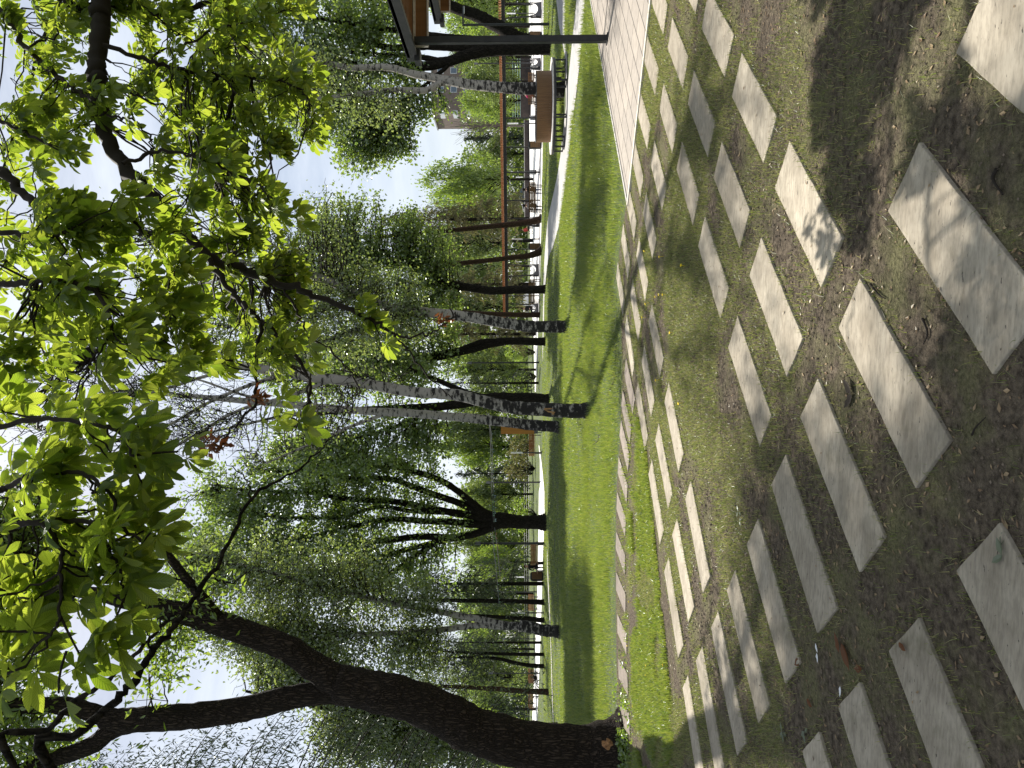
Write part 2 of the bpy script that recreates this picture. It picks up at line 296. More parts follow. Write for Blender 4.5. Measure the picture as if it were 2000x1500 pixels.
# paved area on the right, its corner reaching into the lawn
cn=G(1229,392); e1=G(1272,0)-G(1237,310); e1/=np.linalg.norm(e1); e2=G(1152,0)-G(1213,340); e2/=np.linalg.norm(e2)
pv=[cn,cn+e1*9,cn+e1*9+e2*16,cn+e2*16]
def pavemat():
    m=bpy.data.materials.new('paving_setts'); m.use_nodes=True; t=m.node_tree; n=t.nodes; K=t.links.new; b=n['Principled BSDF']; b.inputs['Roughness'].default_value=.85
    c=n.new('ShaderNodeTexCoord'); mp=n.new('ShaderNodeMapping'); mp.inputs['Rotation'].default_value=(0,0,-math.atan2(e2[1],e2[0])); K(c.outputs['Object'],mp.inputs[0])
    br=n.new('ShaderNodeTexBrick'); br.inputs['Scale'].default_value=1; br.inputs['Brick Width'].default_value=.62; br.inputs['Row Height'].default_value=.3; br.inputs['Mortar Size'].default_value=.011; br.inputs['Mortar Smooth'].default_value=.1
    br.inputs['Color1'].default_value=(.34,.295,.25,1); br.inputs['Color2'].default_value=(.285,.25,.215,1); br.inputs['Mortar'].default_value=(.06,.05,.04,1); K(mp.outputs[0],br.inputs['Vector'])
    no=n.new('ShaderNodeTexNoise'); no.inputs['Scale'].default_value=14; no.inputs['Detail'].default_value=6; K(c.outputs['Object'],no.inputs['Vector'])
    r=n.new('ShaderNodeMapRange'); K(no.outputs[0],r.inputs[0]); r.inputs[3].default_value=.65; r.inputs[4].default_value=1.2
    x=n.new('ShaderNodeMixRGB'); x.blend_type='MULTIPLY'; x.inputs[0].default_value=1; K(br.outputs[0],x.inputs[1]); K(r.outputs[0],x.inputs[2]); K(x.outputs[0],b.inputs['Base Color'])
    u=n.new('ShaderNodeBump'); u.inputs['Strength'].default_value=.4; u.inputs['Distance'].default_value=.01; u.invert=True; K(br.outputs['Fac'],u.inputs['Height']); K(u.outputs[0],b.inputs['Normal'])
    return m
sheet('pavement',pv,.022,pavemat())
b=MB(); a0=cn-e1*.05; L_=9.05; b.box(cn+e1*(L_/2-.05)-e2*.03+np.array([0,0,.012]),(L_,.07,.045),math.atan2(e1[1],e1[0])); o=b.build('kerb',mat('kerb_stone',(.58,.54,.47),.8,(6,(.45,.41,.35),.4,.7),.1,60)); tag(o,kind='structure')
b=MB(); b.box(cn+e2*(8.05)+np.array([0,0,.012])+e1*-.03,(16,.06,.042),math.atan2(e2[1],e2[0])); o=b.build('kerb',MT['conc']); tag(o,kind='structure')
# paths and the bright plaza
m_path=mat('path_paving',(.29,.285,.28),.85,(2.5,(.40,.385,.365),.35,.7),.15,30)
m_plaza=mat('plaza_paving',(.60,.585,.57),.8,(1.2,(.70,.685,.67),.35,.7),.1,20)
cl=smooth_line([G(1140,-260),G(1137,-60),G(1135,0),G(1127,87),G(1114,200),G(1104.5,290),G(1093.5,375),G(1081,430),G(1071.5,465),G(1066.5,505),G(1063,560),G(1061.3,640),G(1060.3,700)],5)
tt=np.gradient(cl[:,:2],axis=0); tt/=np.linalg.norm(tt,axis=1)[:,None]; nn=np.stack([-tt[:,1],tt[:,0]],1)
wd_=np.interp(np.arange(len(cl)),[0,40,len(cl)-8,len(cl)],[1.15,1.15,1.0,.4])[:,None]
PATH_A=np.vstack([cl[:,:2]+nn*wd_,(cl[:,:2]-nn*wd_)[::-1]])
b=MB(); k=len(cl); vv=np.vstack([np.c_[cl[:,:2]+nn*wd_,np.full(k,.012)],np.c_[cl[:,:2]-nn*wd_,np.full(k,.012)]]); i=np.arange(k-1)
b.add(vv,np.stack([i+k,i+k+1,i+1,i],1)); tag(b.build('path',m_path),kind='structure')
cl2=smooth_line([G(1069.5,1080),G(1072,1150),G(1074.5,1200),G(1077,1262),G(1078.5,1310),G(1080,1370),G(1084,1450),G(1090,1560)],5); t2=np.gradient(cl2[:,:2],axis=0); t2/=np.linalg.norm(t2,axis=1)[:,None]; n2=np.stack([-t2[:,1],t2[:,0]],1)*.42; k2=len(cl2); i2=np.arange(k2-1); b=MB(); b.add(np.vstack([np.c_[cl2[:,:2]+n2,np.full(k2,.03)],np.c_[cl2[:,:2]-n2,np.full(k2,.03)]]),np.stack([i2+k2,i2+k2+1,i2+1,i2],1)); tag(b.build('path',MT['conc']),kind='structure')
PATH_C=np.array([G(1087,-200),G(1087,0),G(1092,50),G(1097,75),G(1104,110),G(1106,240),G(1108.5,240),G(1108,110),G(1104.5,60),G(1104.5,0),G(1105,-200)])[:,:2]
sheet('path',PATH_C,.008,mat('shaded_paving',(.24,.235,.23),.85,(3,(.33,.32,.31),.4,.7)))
PL1=np.array([G(x,y) for x,y in [(1062,-260),(1062,0),(1061,200),(1060,300),(1058.5,420),(1056,500),(1053.5,600),(1051,650),(1050,700),(1047,765),(1045,765),(1043.5,700),(1042,640),(1037,600),(1034.5,400),(1033.5,200),(1033,0),(1033,-260)]])[:,:2]
PL2=np.array([G(x,y) for x,y in [(1053.5,870),(1057.5,900),(1061,930),(1063.5,960),(1064,1010),(1062.5,1050),(1060.5,1100),(1059,1150),(1057.5,1200),(1055.5,1260),(1053,1330),(1050,1400),(1049,1460),(1047,1580),(1037,1580),(1040,1400),(1043,1330),(1046,1250),(1049,1180),(1051,1100),(1052.5,1010),(1053,960),(1055,950),(1055,900),(1052.5,870)]])[:,:2]
sheet('plaza',PL1,.016,m_plaza); sheet('plaza',PL2,.016,m_plaza)
# ------------------------------------------------------------------ stepping slabs (measured from the photo: lattice place, centre, turn)
SL='0,-1,.486,2.54,42.3;0,0,.029,3.005,43.5;0,1,-.43,3.469,43.7;0,2,-.883,3.924,43.2;0,3,-1.353,4.392,45.2;0,4,-1.818,4.867,45.3;0,5,-2.273,5.316,44.1;3,0,2.806,5.537,42.5;2,0,1.878,4.7,42.9;1,0,.956,3.849,42.8;4,1,3.29,6.893,42.7;3,1,2.352,6.029,42.6;2,1,1.425,5.192,42.9;1,1,.495,4.324,43;1,2,.033,4.81,44.4;2,2,.964,5.681,42.9;3,2,1.894,6.514,42.4;4,2,2.821,7.344,42.5;5,2,3.782,8.248,43.2;5,3,3.313,8.74,44.2;4,3,2.365,7.864,41.6;5,4,2.876,9.233,41.9;4,4,1.919,8.412,41.6;5,5,2.417,9.76,44.6;4,5,1.481,8.918,43.4;3,5,.514,8.046,43.7;2,5,-.435,7.137,43.7;1,5,-1.357,6.214,42.3;5,6,1.972,10.293,42.7;4,6,1.012,9.441,43.2;3,6,.046,8.555,43.9;2,6,-.9,7.64,43.8;1,6,-1.803,6.766,44.9;5,7,1.487,10.838,43.5;4,7,.547,9.949,42.1;3,7,-.408,9.004,44.2;2,7,-1.367,8.076,42.7;1,7,-2.302,7.178,44;0,6,-2.75,5.83,43.5;0,7,-3.22,6.34,43.5;-1,1,-1.39,2.55,43.6;-1,2,-1.85,3.02,44;-1,3,-2.305,3.46,44.5;-1,0,-.92,2.085,43.5;0,-2,.945,2.07,43;4,0,3.75,6.4,43;5,1,4.25,7.77,43'
FAN='-.031,9.987,52.6;-.487,10.296,56.8;-.927,10.483,61.1;-1.467,10.686,69.7;-2.033,10.853,75;-2.662,10.944,80.2;-3.293,10.921,85;-3.905,10.829,91;-4.522,10.726,99;-5.1,10.55,107'
SLABS=[]
ORD=['first','second','third','fourth','fifth','sixth','seventh','eighth','ninth','tenth']
ROW=['nearest','second nearest','third nearest','fourth nearest','fifth nearest','sixth nearest','seventh nearest','eighth nearest','ninth nearest','tenth nearest']
def slab_mesh(seed):
    g=random.Random(seed); bm=bmesh.new(); bmesh.ops.create_cube(bm,size=1)
    for v in bm.verts: v.co=Vector((v.co.x*.961+g.uniform(-.004,.004),v.co.y*.309+g.uniform(-.004,.004),v.co.z*.06))
    bmesh.ops.subdivide_edges(bm,edges=[e for e in bm.edges if abs(e.verts[0].co.x-e.verts[1].co.x)>.5],cuts=9)
    bmesh.ops.subdivide_edges(bm,edges=[e for e in bm.edges if abs(e.verts[0].co.y-e.verts[1].co.y)>.2],cuts=3)
    for v in bm.verts:
        if v.co.z>0:
            v.co.z+=g.uniform(-.0012,.0012)
        if abs(v.co.y)>.14: v.co.y+=g.uniform(-.0022,.0022)
        if abs(v.co.x)>.47: v.co.x+=g.uniform(-.0022,.0022)
    bmesh.ops.bevel(bm,geom=[e for e in bm.edges if len(e.link_faces)==2 and e.calc_face_angle(0)>1 and max(v.co.z for v in e.verts)>.02],offset=.005,segments=2,profile=.6,affect='EDGES')
    me=bpy.data.meshes.new('stepping_slab'); bm.to_mesh(me); bm.free(); me.materials.append(MT['stone']); return me
rows={}
for s in SL.split(';'):
    a=[float(x) for x in s.split(',')]; rows.setdefault(int(a[1]),[]).append(a)
slab_protos=[slab_mesh(i) for i in range(6)]
def put_slab(x,y,th,label,group,mesh=None):
    o=bpy.data.objects.new('stepping_slab',mesh or random.choice(slab_protos)); COL.objects.link(o)
    flip=random.choice([0,math.pi]); o.location=(x,y,-.011); o.rotation_euler=(random.uniform(-.006,.006),random.uniform(-.006,.006),math.radians(th)+flip)
    tag(o,label,'paving slab',group); SLABS.append((x,y,math.radians(th))); return o
for ri,j in enumerate(sorted(rows)):
    rr=sorted(rows[j],key=lambda a:a[0])
    for ii,a in enumerate(rr):
        if len(rr)==1: lb='rectangular pale stone slab cut off by the near right corner of the view'
        else: lb='pale stone slab, %s from the left in the %s slanting row'%(ORD[ii],ROW[ri])
        if j==-1: lb='largest looking pale stone slab, near right, crossed by leaf shadows'
        put_slab(a[2],a[3],a[4],lb,'stepping slabs in the slanting grid')
fm=slab_mesh(77); fm.materials[0]=MT['stone_b']
for ii,s in enumerate(FAN.split(';')):
    a=[float(x) for x in s.split(',')]
    put_slab(a[0],a[1],a[2],'buff stone slab, %s from the right in the curved row edging the lawn'%ORD[ii],'slabs of the curved row',fm)
def on_slab(x,y,gro=0.):
    r=np.zeros(len(x),bool)
    for cx,cy,th in SLABS:
        dx=x-cx; dy=y-cy; c,s=math.cos(th),math.sin(th)
        r|=(np.abs(dx*c+dy*s)<.48+gro)&(np.abs(-dx*s+dy*c)<.155+gro)
    return r
# ------------------------------------------------------------------ grass
def blades(x,y,h,w,lean=.5,z=0.,two=False):
    n=len(x); an=R.uniform(0,2*math.pi,n); la=R.uniform(0,2*math.pi,n); le=np.abs(R.normal(0,lean,n))
    dx,dy=np.cos(an)*w/2,np.sin(an)*w/2; tx=np.cos(la)*le*h; ty=np.sin(la)*le*h; hz=h/np.sqrt(1+le**2)
    b=MB(); zz=np.full(n,z)
    v=np.stack([np.stack([x-dx,y-dy,zz],1),np.stack([x+dx,y+dy,zz],1),np.stack([x+dx*.6+tx*.35,y+dy*.6+ty*.35,zz+hz*.6],1),np.stack([x-dx*.6+tx*.35,y-dy*.6+ty*.35,zz+hz*.6],1),np.stack([x+tx,y+ty,zz+hz],1)],1)
    i=np.arange(n)*5
    b.add(v.reshape(-1,3),np.stack([i,i+1,i+2,i+3],1),np.stack([i+3,i+2,i+4],1)); return b
def scatter(n,y0,y1,pad=.7,k=.58):
    y=np.sqrt(R.uniform(y0**2,y1**2,n)); x=R.uniform(-1,1,n)*(k*y+pad); return x,y
def paved(x,y):
    r=inpoly(x,y,[p[:2] for p in pv])
    for p in (PATH_A,PATH_C,PL1,PL2): r|=inpoly(x,y,p)
    return r
# lawn
V=[];
def lawn(n,y0,y1,h0,h1,w):
    x,y=scatter(n,y0,y1); k=(y>yb(x)+.10+.06*R.normal(size=n))&~paved(x,y)&~on_slab(x,y,.01); 
    k&=~((np.hypot(x-G(1108,175)[0],y-G(1108,175)[1]-.3)<1.3))
    x,y=x[k],y[k]; m=fbm(x,y,.8,3); bare=(x<-3.2)&(y<12.3); k=R.random(len(x))<np.where(bare,.35,.12+1.25*m); x,y,m=x[k],y[k],m[k]
    e=np.clip((y-yb(x))/1.0,.25,1); h=R.uniform(h0,h1,len(x))*(.35+1.3*m)*e
    return blades(x,y,h,np.full(len(x),w)*R.uniform(.6,1.3,len(x)),.45)
g=MB()
for a in [(150000,9.9,17,.06,.15,.0085),(110000,17,27,.06,.14,.015),(90000,27,48,.035,.08,.028),(30000,48,110,.03,.07,.06)]:
    q=lawn(*a); off=g.n; g.v+=q.v; g.q+=[q.q[0]+off]; g.t+=[q.t[0]+off]; g.n+=q.n
tag(g.build('lawn_grass',MT['grass']),'lush sunlit green lawn grass between the slabs and the plaza','grass',kind='stuff')
# short worn turf among the slabs
x,y=scatter(620000,1.5,11.4,.8); k=(y<yb(x))&~on_slab(x,y,-.014)&~paved(x,y); x,y=x[k],y[k]
lush=((x<-.3)&(y>7.2)&(y>8.6+.55*(x+1.0))&(y<10.75)&(fbm(x,y,1.9,21)>.43))*1.
fan_=np.zeros(len(x),bool)
for cx,cy,th in SLABS[-10:]:
    dx=x-cx; dy=y-cy; c_,s_=math.cos(th),math.sin(th); fan_|=(np.abs(dx*c_+dy*s_)<.85)&(np.abs(-dx*s_+dy*c_)<.46)
kf=~fan_|(R.random(len(x))<.12); x,y,lush=x[kf],y[kf],lush[kf]
m=fbm(x,y,1.15,11)+.12*(fbm(x,y,4,15)-.5); f=np.clip((m-.40)/.16,0,1)*np.interp(y,[1.5,3.0,4.5,6,11],[.12,.28,.75,1,1])
left=(x<-.2-.06*y)&(y<4.2); f=np.where(left,f*.42,f)
edge=on_slab(x,y,.07); f=np.clip(f+edge*.42*np.interp(y,[1.5,3,5],[.4,.8,1]),0,1); f=np.where(lush>0,.95,f)
k=R.random(len(x))<f; x,y,lush=x[k],y[k],lush[k]
h=R.uniform(.012,.05,len(x))*np.where(lush>0,1.1+1.5*fbm(x,y,3,41),1); w=np.where(lush>0,.0065,.0040)*np.interp(y,[2,10],[.8,1.5])
l=lush>0
tag(blades(x[~l],y[~l],h[~l],w[~l],.9,.003).build('short_grass',MT['turf']),'short patchy grass growing in the bare soil between the slabs','grass',kind='stuff')
tag(blades(x[l],y[l],h[l],w[l],.6,.003).build('lush_grass',MT['grass']),'taller bright grass strip between the slab grid and the curved slab row','grass',kind='stuff')
# crumbs of earth
x,y=scatter(15000,1.5,7,.5); k=~on_slab(x,y,.0)&((fbm(x,y,1.15,11)<.50)|(R.random(len(x))<.25)); x,y=x[k],y[k]; n=len(x); s_=R.uniform(.002,.0075,n)*np.interp(y,[1.5,6],[.8,1.5]); oc=np.array([[1,0,0],[-1,0,0],[0,1,0],[0,-1,0],[0,0,.8],[0,0,-.5]])
v=np.stack([x,y,.006+s_*.3],1)[:,None]+oc[None]*s_[:,None,None]*R.uniform(.6,1.3,(n,6,1)); i=np.arange(n)[:,None]*6; tq=np.array([[0,2,4],[2,1,4],[1,3,4],[3,0,4],[2,0,5],[1,2,5],[3,1,5],[0,3,5]])
b=MB(); b.add(v.reshape(-1,3),None,(i[:,:,None]+tq[None]).reshape(-1,3)); tag(b.build('soil_crumbs',mat('earth_crumb',(.07,.054,.04),.95,(30,(.2,.16,.12),.35,.7))),'small crumbs of earth on the bare ground between the slabs','soil',kind='stuff')
# dandelions
dm=mat('dandelion_yellow',(.75,.55,.02),.7); bm=bmesh.new(); bmesh.ops.create_icosphere(bm,subdivisions=1,radius=.017); bmesh.ops.scale(bm,vec=(1,1,.45),verts=bm.verts); bmesh.ops.translate(bm,vec=(0,0,.055),verts=bm.verts); q=bmesh.ops.create_cone(bm,segments=5,radius1=.0025,radius2=.002,depth=.055,cap_ends=False); bmesh.ops.translate(bm,vec=(0,0,.027),verts=q['verts']); me=bpy.data.meshes.new('dandelion'); bm.to_mesh(me); bm.free(); me.materials.append(dm)
for px_ in [(1296,573),(1288,577),(1304,576),(1265,486),(1276,588),(1268,590),(1318,650),(1256,485),(1235,1178),(1232,1262),(1270,1302),(1269,1316),(1254,1296),(1216,1170),(1304,1297),(1290,742),(1335,786),(1297,500),(1252,1050),(1243,1380),(1262,620),(1340,520)]:
    p=G(*px_)
    if on_slab(np.array([p[0]]),np.array([p[1]]),.02)[0]: continue
    o=bpy.data.objects.new('dandelion',me); COL.objects.link(o); o.location=(p[0],p[1],0); o.rotation_euler=(R.normal(0,.15),R.normal(0,.15),0); tag(o,'tiny yellow dandelion flower in the short grass','flower','dandelions in the grass')
# dry leaf litter
def flakes(x,y,z,L0,L1,m,asp=.42,curl=.35):
    n=len(x); an=R.uniform(0,2*math.pi,n); l=R.uniform(L0,L1,n)/2; w=l*asp*R.uniform(.7,1.3,n); c,s=np.cos(an),np.sin(an); u=R.uniform(.1,curl,n)*l
    P_=lambda a,b_,h:np.stack([x+c*a-s*b_,y+s*a+c*b_,z+h],1)
    v=np.stack([P_(-l,0*l,u),P_(-l*.2,-w,u*.3+.002),P_(l,0*l,u),P_(-l*.2,w,u*.8+.002),P_(0*l,0*l,0*l+.002)],1); i=np.arange(n)*5
    b=MB(); b.add(v.reshape(-1,3),None,np.concatenate([np.stack([i,i+1,i+4],1),np.stack([i+1,i+2,i+4],1),np.stack([i+2,i+3,i+4],1),np.stack([i+3,i,i+4],1)])); return b
x,y=scatter(9000,1.5,9.5,.5); k=~on_slab(x,y,.0)|(R.random(len(x))<.05); k&=(fbm(x,y,.7,30)>.42)|(R.random(len(x))<.25); k&=(y<yb(x)); x,y=x[k],y[k]; z=np.where(on_slab(x,y),.021,.006)
tag(flakes(x,y,z,.012,.036,None).build('leaf_litter',MT['litter']),'small dry tan leaf scraps strewn over the bare soil','leaf litter',kind='stuff')
# single bigger fallen leaves, scraps and twigs
def fallen(px,label,m,size,lobes=1,group='fallen leaves',cat='fallen leaf',name='fallen_leaf'):
    p=G(*px); b=MB(); os=on_slab(np.array([p[0]]),np.array([p[1]]))[0]; z=.023 if os else .012
    for q in range(lobes):
        a=R.uniform(-1,1)+q*2*math.pi/max(lobes,1) if lobes>1 else R.uniform(0,6.28)
        n=7; t=np.linspace(0,1,n); w=size*.22*np.sin(math.pi*np.clip(t**.8,0,1))*(1+.15*R.normal(size=n)); l=t*size; hh=z+.25*size*(t-.4)**2+.01*R.random()
        c,s=math.cos(a),math.sin(a); mk=lambda o_,up:np.stack([p[0]+c*l-s*o_,p[1]+s*l+c*o_,hh+up],1)
        v=np.concatenate([mk(-w,w*.35),mk(0*w,0*w),mk(w,w*.3)]); i=np.arange(n-1)
        b.add(v,np.concatenate([np.stack([i,i+1,i+1+n,i+n],1),np.stack([i+n,i+n+1,i+1+2*n,i+2*n],1)]))
    return tag(b.build(name,MT[m],loc=(p[0],p[1],0)),label,cat,group)
fallen((1972,1038),'pale green leaf lying on the corner of the near left slab','greyleaf',.055)
fallen((1974,1085),'grey green crumpled leaf on the near left slab, below the pale one','greyleaf',.06,2)
fallen((1768,1256),'small brown leaf on the end edge of a shaded slab','dead',.06)
fallen((1568,1288),'rusty brown leaf at the corner of a slab in the left grid','dead',.09)
fallen((1650,1256),'long red brown leaf on the soil left of the middle','dead',.14)
fallen((1648,1275),'second red brown leaf, directly behind the long one','dead',.10)
fallen((1692,1306),'dark red leaf half sunk in shaded grass','dead',.08)
fallen((1582,1366),'dark brown curled leaf in shade near the left edge','dead',.08)
fallen((1535,1430),'grey green lobed leaf lying in dappled grass at the left','greyleaf',.06,4)
fallen((1577,1430),'paler lobed leaf beside the grey green one at the left','greyleaf',.06,4)
fallen((1448,1000),'withered pale leaf at the edge of the sunlit grass','greyleaf',.055,3)
fallen((1449,1018),'second withered pale leaf just left of the first','greyleaf',.05,2)
fallen((1671,770),'dark curled leaf standing between two slabs near the middle','twig',.10,2)
fallen((1602,1275),'crumpled white paper scrap on the shaded grass','paper',.05,2,'scraps of litter','litter','paper_scrap')
fallen((1648,1340),'narrow grey white scrap on soil near the left','paper',.055,1,'scraps of litter','litter','paper_scrap')
def twig(pts,r,label):
    pp=[G(*p)+np.array([0,0,r+.008]) for p in pts]; b=MB(); b.tube(smooth_line(pp,4),np.linspace(r,r*.4,len(smooth_line(pp,4))),6)
    return tag(b.build('fallen_twig','twig',loc=(pp[0][0],pp[0][1],0)),label,'twig','fallen twigs')
twig([(1190,770),(1197,752),(1203,738),(1190,728)],.012,'thin curved dead twig lying on the lawn before the birches')
twig([(1172,850),(1168,862),(1150,875)],.012,'short forked twig lying in the lawn grass')
twig([(1808,622),(1818,650),(1810,672)],.005,'small curved twig on bare soil between two near slabs')
twig([(1955,330),(1948,350),(1968,380)],.007,'dark stick on bare soil at the near right')
twig([(1706,555),(1722,575),(1735,583)],.006,'pale stick by the corner of a near slab')
twig([(1905,850),(1912,835),(1932,815)],.004,'thin twig on dark soil near the bottom')
# ------------------------------------------------------------------ trees
def unit(n):
    v=R.normal(size=(n,3)); return v/np.linalg.norm(v,axis=1)[:,None]
def leaves(b,C,size,asp=.72,droop=.35,upn=.8):
    """fold-in-the-middle leaves at the points C"""
    n=len(C)
    if not n: return
    ax=unit(n); ax[:,2]-=droop; ax/=np.linalg.norm(ax,axis=1)[:,None]
    nm=unit(n); nm[:,2]+=upn; sd=np.cross(nm,ax); sd/=np.linalg.norm(sd,axis=1)[:,None]+1e-9; nm=np.cross(ax,sd)
    l=size*R.uniform(.65,1.25,n)[:,None]; w=l*asp*.5; f=w*.35
    v=np.stack([C,C+ax*l*.45+sd*w+nm*f,C+ax*l,C+ax*l*.45-sd*w+nm*f],1); i=np.arange(n)*4
    b.add(v.reshape(-1,3),None,np.concatenate([np.stack([i,i+1,i+2],1),np.stack([i,i+2,i+3],1)]))
def bez(a,b_,n,sag=0.,jit=.0):
    t=np.linspace(0,1,n)[:,None]; L=np.linalg.norm(b_-a); m=(a+b_)/2+np.array([0,0,sag*L])+R.normal(0,.08,3)*L
    p=(1-t)**2*a+2*t*(1-t)*m+t*t*b_
    if jit: p[1:-1]+=R.normal(0,jit*L,(n-2,3))
    return p
def px(d): return d/F
def pix(p):
    q=np.asarray(p)-CAM; d=q@W_; return 1000-F*(q@U_)/d,750-F*(q@R_)/d
KEEP=[(1430,400),(1640,400),(1700,430),(1745,262),(1835,262),(2030,510),(2030,660),(1960,780),(1880,910),(1600,910),(1430,560)]
def shades(p):
    """would a clump here throw its shadow on the part of the ground that lies in the sun?"""
    g=np.asarray(p)-np.array(sv)*(p[2]/sv[2])
    if g[1]<1.2: return False
    x,y=pix(g)
    if inpoly(np.array([x]),np.array([y]),[(1880,530),(2030,470),(2030,670),(1920,650)])[0]: return R.random()<.45
    return bool(inpoly(np.array([x]),np.array([y]),KEEP)[0])
def tree(name,label,d,limbs,blobs,bark,leaf,lsz,per=24,cr=.5,group=None,twig='twig',sag=.12,fine=0,trunkname='trunk',asp=.75,k=12,extra=None,up=False,base=None,tw=.016,filt=False):
    f0=limbs[0][0][0]; bp=P(f0[0],f0[1],d) if base is None else np.array(base); root=thing(name,label,'tree',(bp[0],bp[1],0),group)
    tb=MB(); smp=[]; rs=[]
    for li,(pts,rad) in enumerate(limbs):
        q=np.array([P(p[0],p[1],d+(p[2] if len(p)>2 else 0)) for p in pts]); r=np.array(rad,float)*px(d)
        if li==0 and base is None: q[0][2]=-.12
        c=smooth_line(q,6); rr=np.interp(np.linspace(0,1,len(c)),np.linspace(0,1,len(r)),r); rr=rr*(1+.02*R.normal(size=len(rr)))
        tb.tube(c,rr,k,.03); kk=int(len(c)*.45) if li==0 else int(len(c)*.15); smp.append(c[kk:]); rs.append(rr[kk:])
    tb.build(trunkname,bark,root,True)
    smp=np.vstack(smp); rs=np.concatenate(rs); wb=MB(); lb=MB(); LC=[]
    for bl in blobs:
        x,y,rx,ry,n=bl[:5]; dd=bl[5] if len(bl)>5 else 0; D=d+dd
        for i in range(n):
            u=unit(1)[0]*R.random()**.42; c=P(x+u[0]*rx,y+u[1]*ry,D+u[2]*.85*max(rx,ry)*px(D))
            if c[2]<.6 or (filt and shades(c)): continue
            df=smp-c; dist=np.linalg.norm(df,axis=1)+np.maximum(0,df[:,2])*.8; j=np.argmin(dist); L=np.linalg.norm(df[j])
            r0=min(rs[j]*.6,tw*(.5+L*.35)); n_=7; p=bez(smp[j],c,n_,sag if not up else -.12,.03); wb.tube(p,np.linspace(r0,.004+.00030*d,n_),4,cap=False)
            for q in range(fine):
                s=p[R.integers(2,n_)]; e=s+unit(1)[0]*cr*R.uniform(.8,2)+np.array([0,0,(.6 if up else .1)*cr]); wb.tube(bez(s,e,4,.1,.05),np.linspace(.005+.0003*d,.003+.0001*d,4),3,cap=False)
            m=int(per*R.uniform(.5,1.5))
            if m: 
                kx=p[R.integers(n_-2,n_,m)]; LC.append(kx+R.normal(0,cr*.72,(m,3))*np.array([1,1,.62]))
    if wb.n: wb.build('branches',twig,root)
    if LC: leaves(lb,np.vstack(LC),lsz,asp); lb.build('crown',leaf,root)
    if extra: extra(root)
    return root
LAWN='trees standing on the lawn'
# the big ash at the left
def scar(root):
    c=P(1191,1456,10.55); b=MB(); 
    n=16; a=np.linspace(0,2*math.pi,n,endpoint=False); r=.105*(1+.14*R.normal(size=n)); v=np.stack([c[0]+r*np.cos(a)*.8,np.full(n,c[1]),c[2]+r*np.sin(a)],1); v2=v*.6+c*.4+np.array([0,-.03,0])
    b.add(np.vstack([v+np.array([0,.18,0]),v,v2,[c+np.array([0,-.02,0])]])); i=np.arange(n); j=(i+1)%n
    b.q.append(np.stack([i,j,n+j,n+i],1)); b.q.append(np.stack([n+i,n+j,2*n+j,2*n+i],1)); b.t.append(np.stack([2*n+i,2*n+j,np.full(n,3*n)],1))
    o=b.build('pruning_scar',mat('cut_wood',(.30,.16,.07),.8,(22,(.12,.06,.03),.4,.65),.5,60),root); o['label']='pale orange pruning scar low on the trunk'
T1=tree('ash_tree','thick dark forked trunk leaning right at the left edge, ivy at its foot',10.9,
 [([(1225,1462),(1195,1466),(1120,1468),(1020,1453),(930,1427),(860,1392),(780,1361),(720,1348),(660,1333)],[80,58,47,44,42,41,39,37,34]),
  ([(675,1342),(620,1306),(560,1266),(500,1243),(440,1221),(380,1204),(320,1189),(260,1178),(200,1162),(120,1150,.4),(20,1130,.6)],[33,27,24,23,23,21,19,15,13,11,9]),
  ([(690,1352),(640,1351),(560,1364),(480,1384),(400,1396),(320,1402),(250,1407),(200,1404)],[26,23,22,23,24,24,24,18]),
  ([(240,1408),(200,1398),(130,1379),(60,1378),(-60,1380),(-200,1372)],[19,17,16,15,13,9]),
  ([(260,1410),(215,1428),(180,1455),(120,1478),(40,1505),(-80,1540)],[18,17,17,15,13,9]),
  ([(428,1216),(400,1175,-.2),(360,1125,-.3),(300,1052,-.4),(240,1000,-.5),(180,960,-.6)],[14,11,8,7,5,4])],
 [(320,1245,35,45,8),(300,1300,30,30,5),(345,1190,30,30,5),(420,1160,40,40,4),(30,1440,70,60,30),(40,1290,50,50,18,1.2),(130,1470,40,30,8,1),
  (-60,1080,150,190,130,1.6),(-110,1270,120,170,110,.4),(-130,940,130,120,60,2.6),(-90,1400,110,120,50,2.2),(-260,1080,120,260,120,.2),(70,1000,100,190,80,2.5)],
 'bark_ash','bright',.13,56,.46,tw=.022,k=20,extra=scar,fine=1,asp=.4,group=LAWN,filt=True)
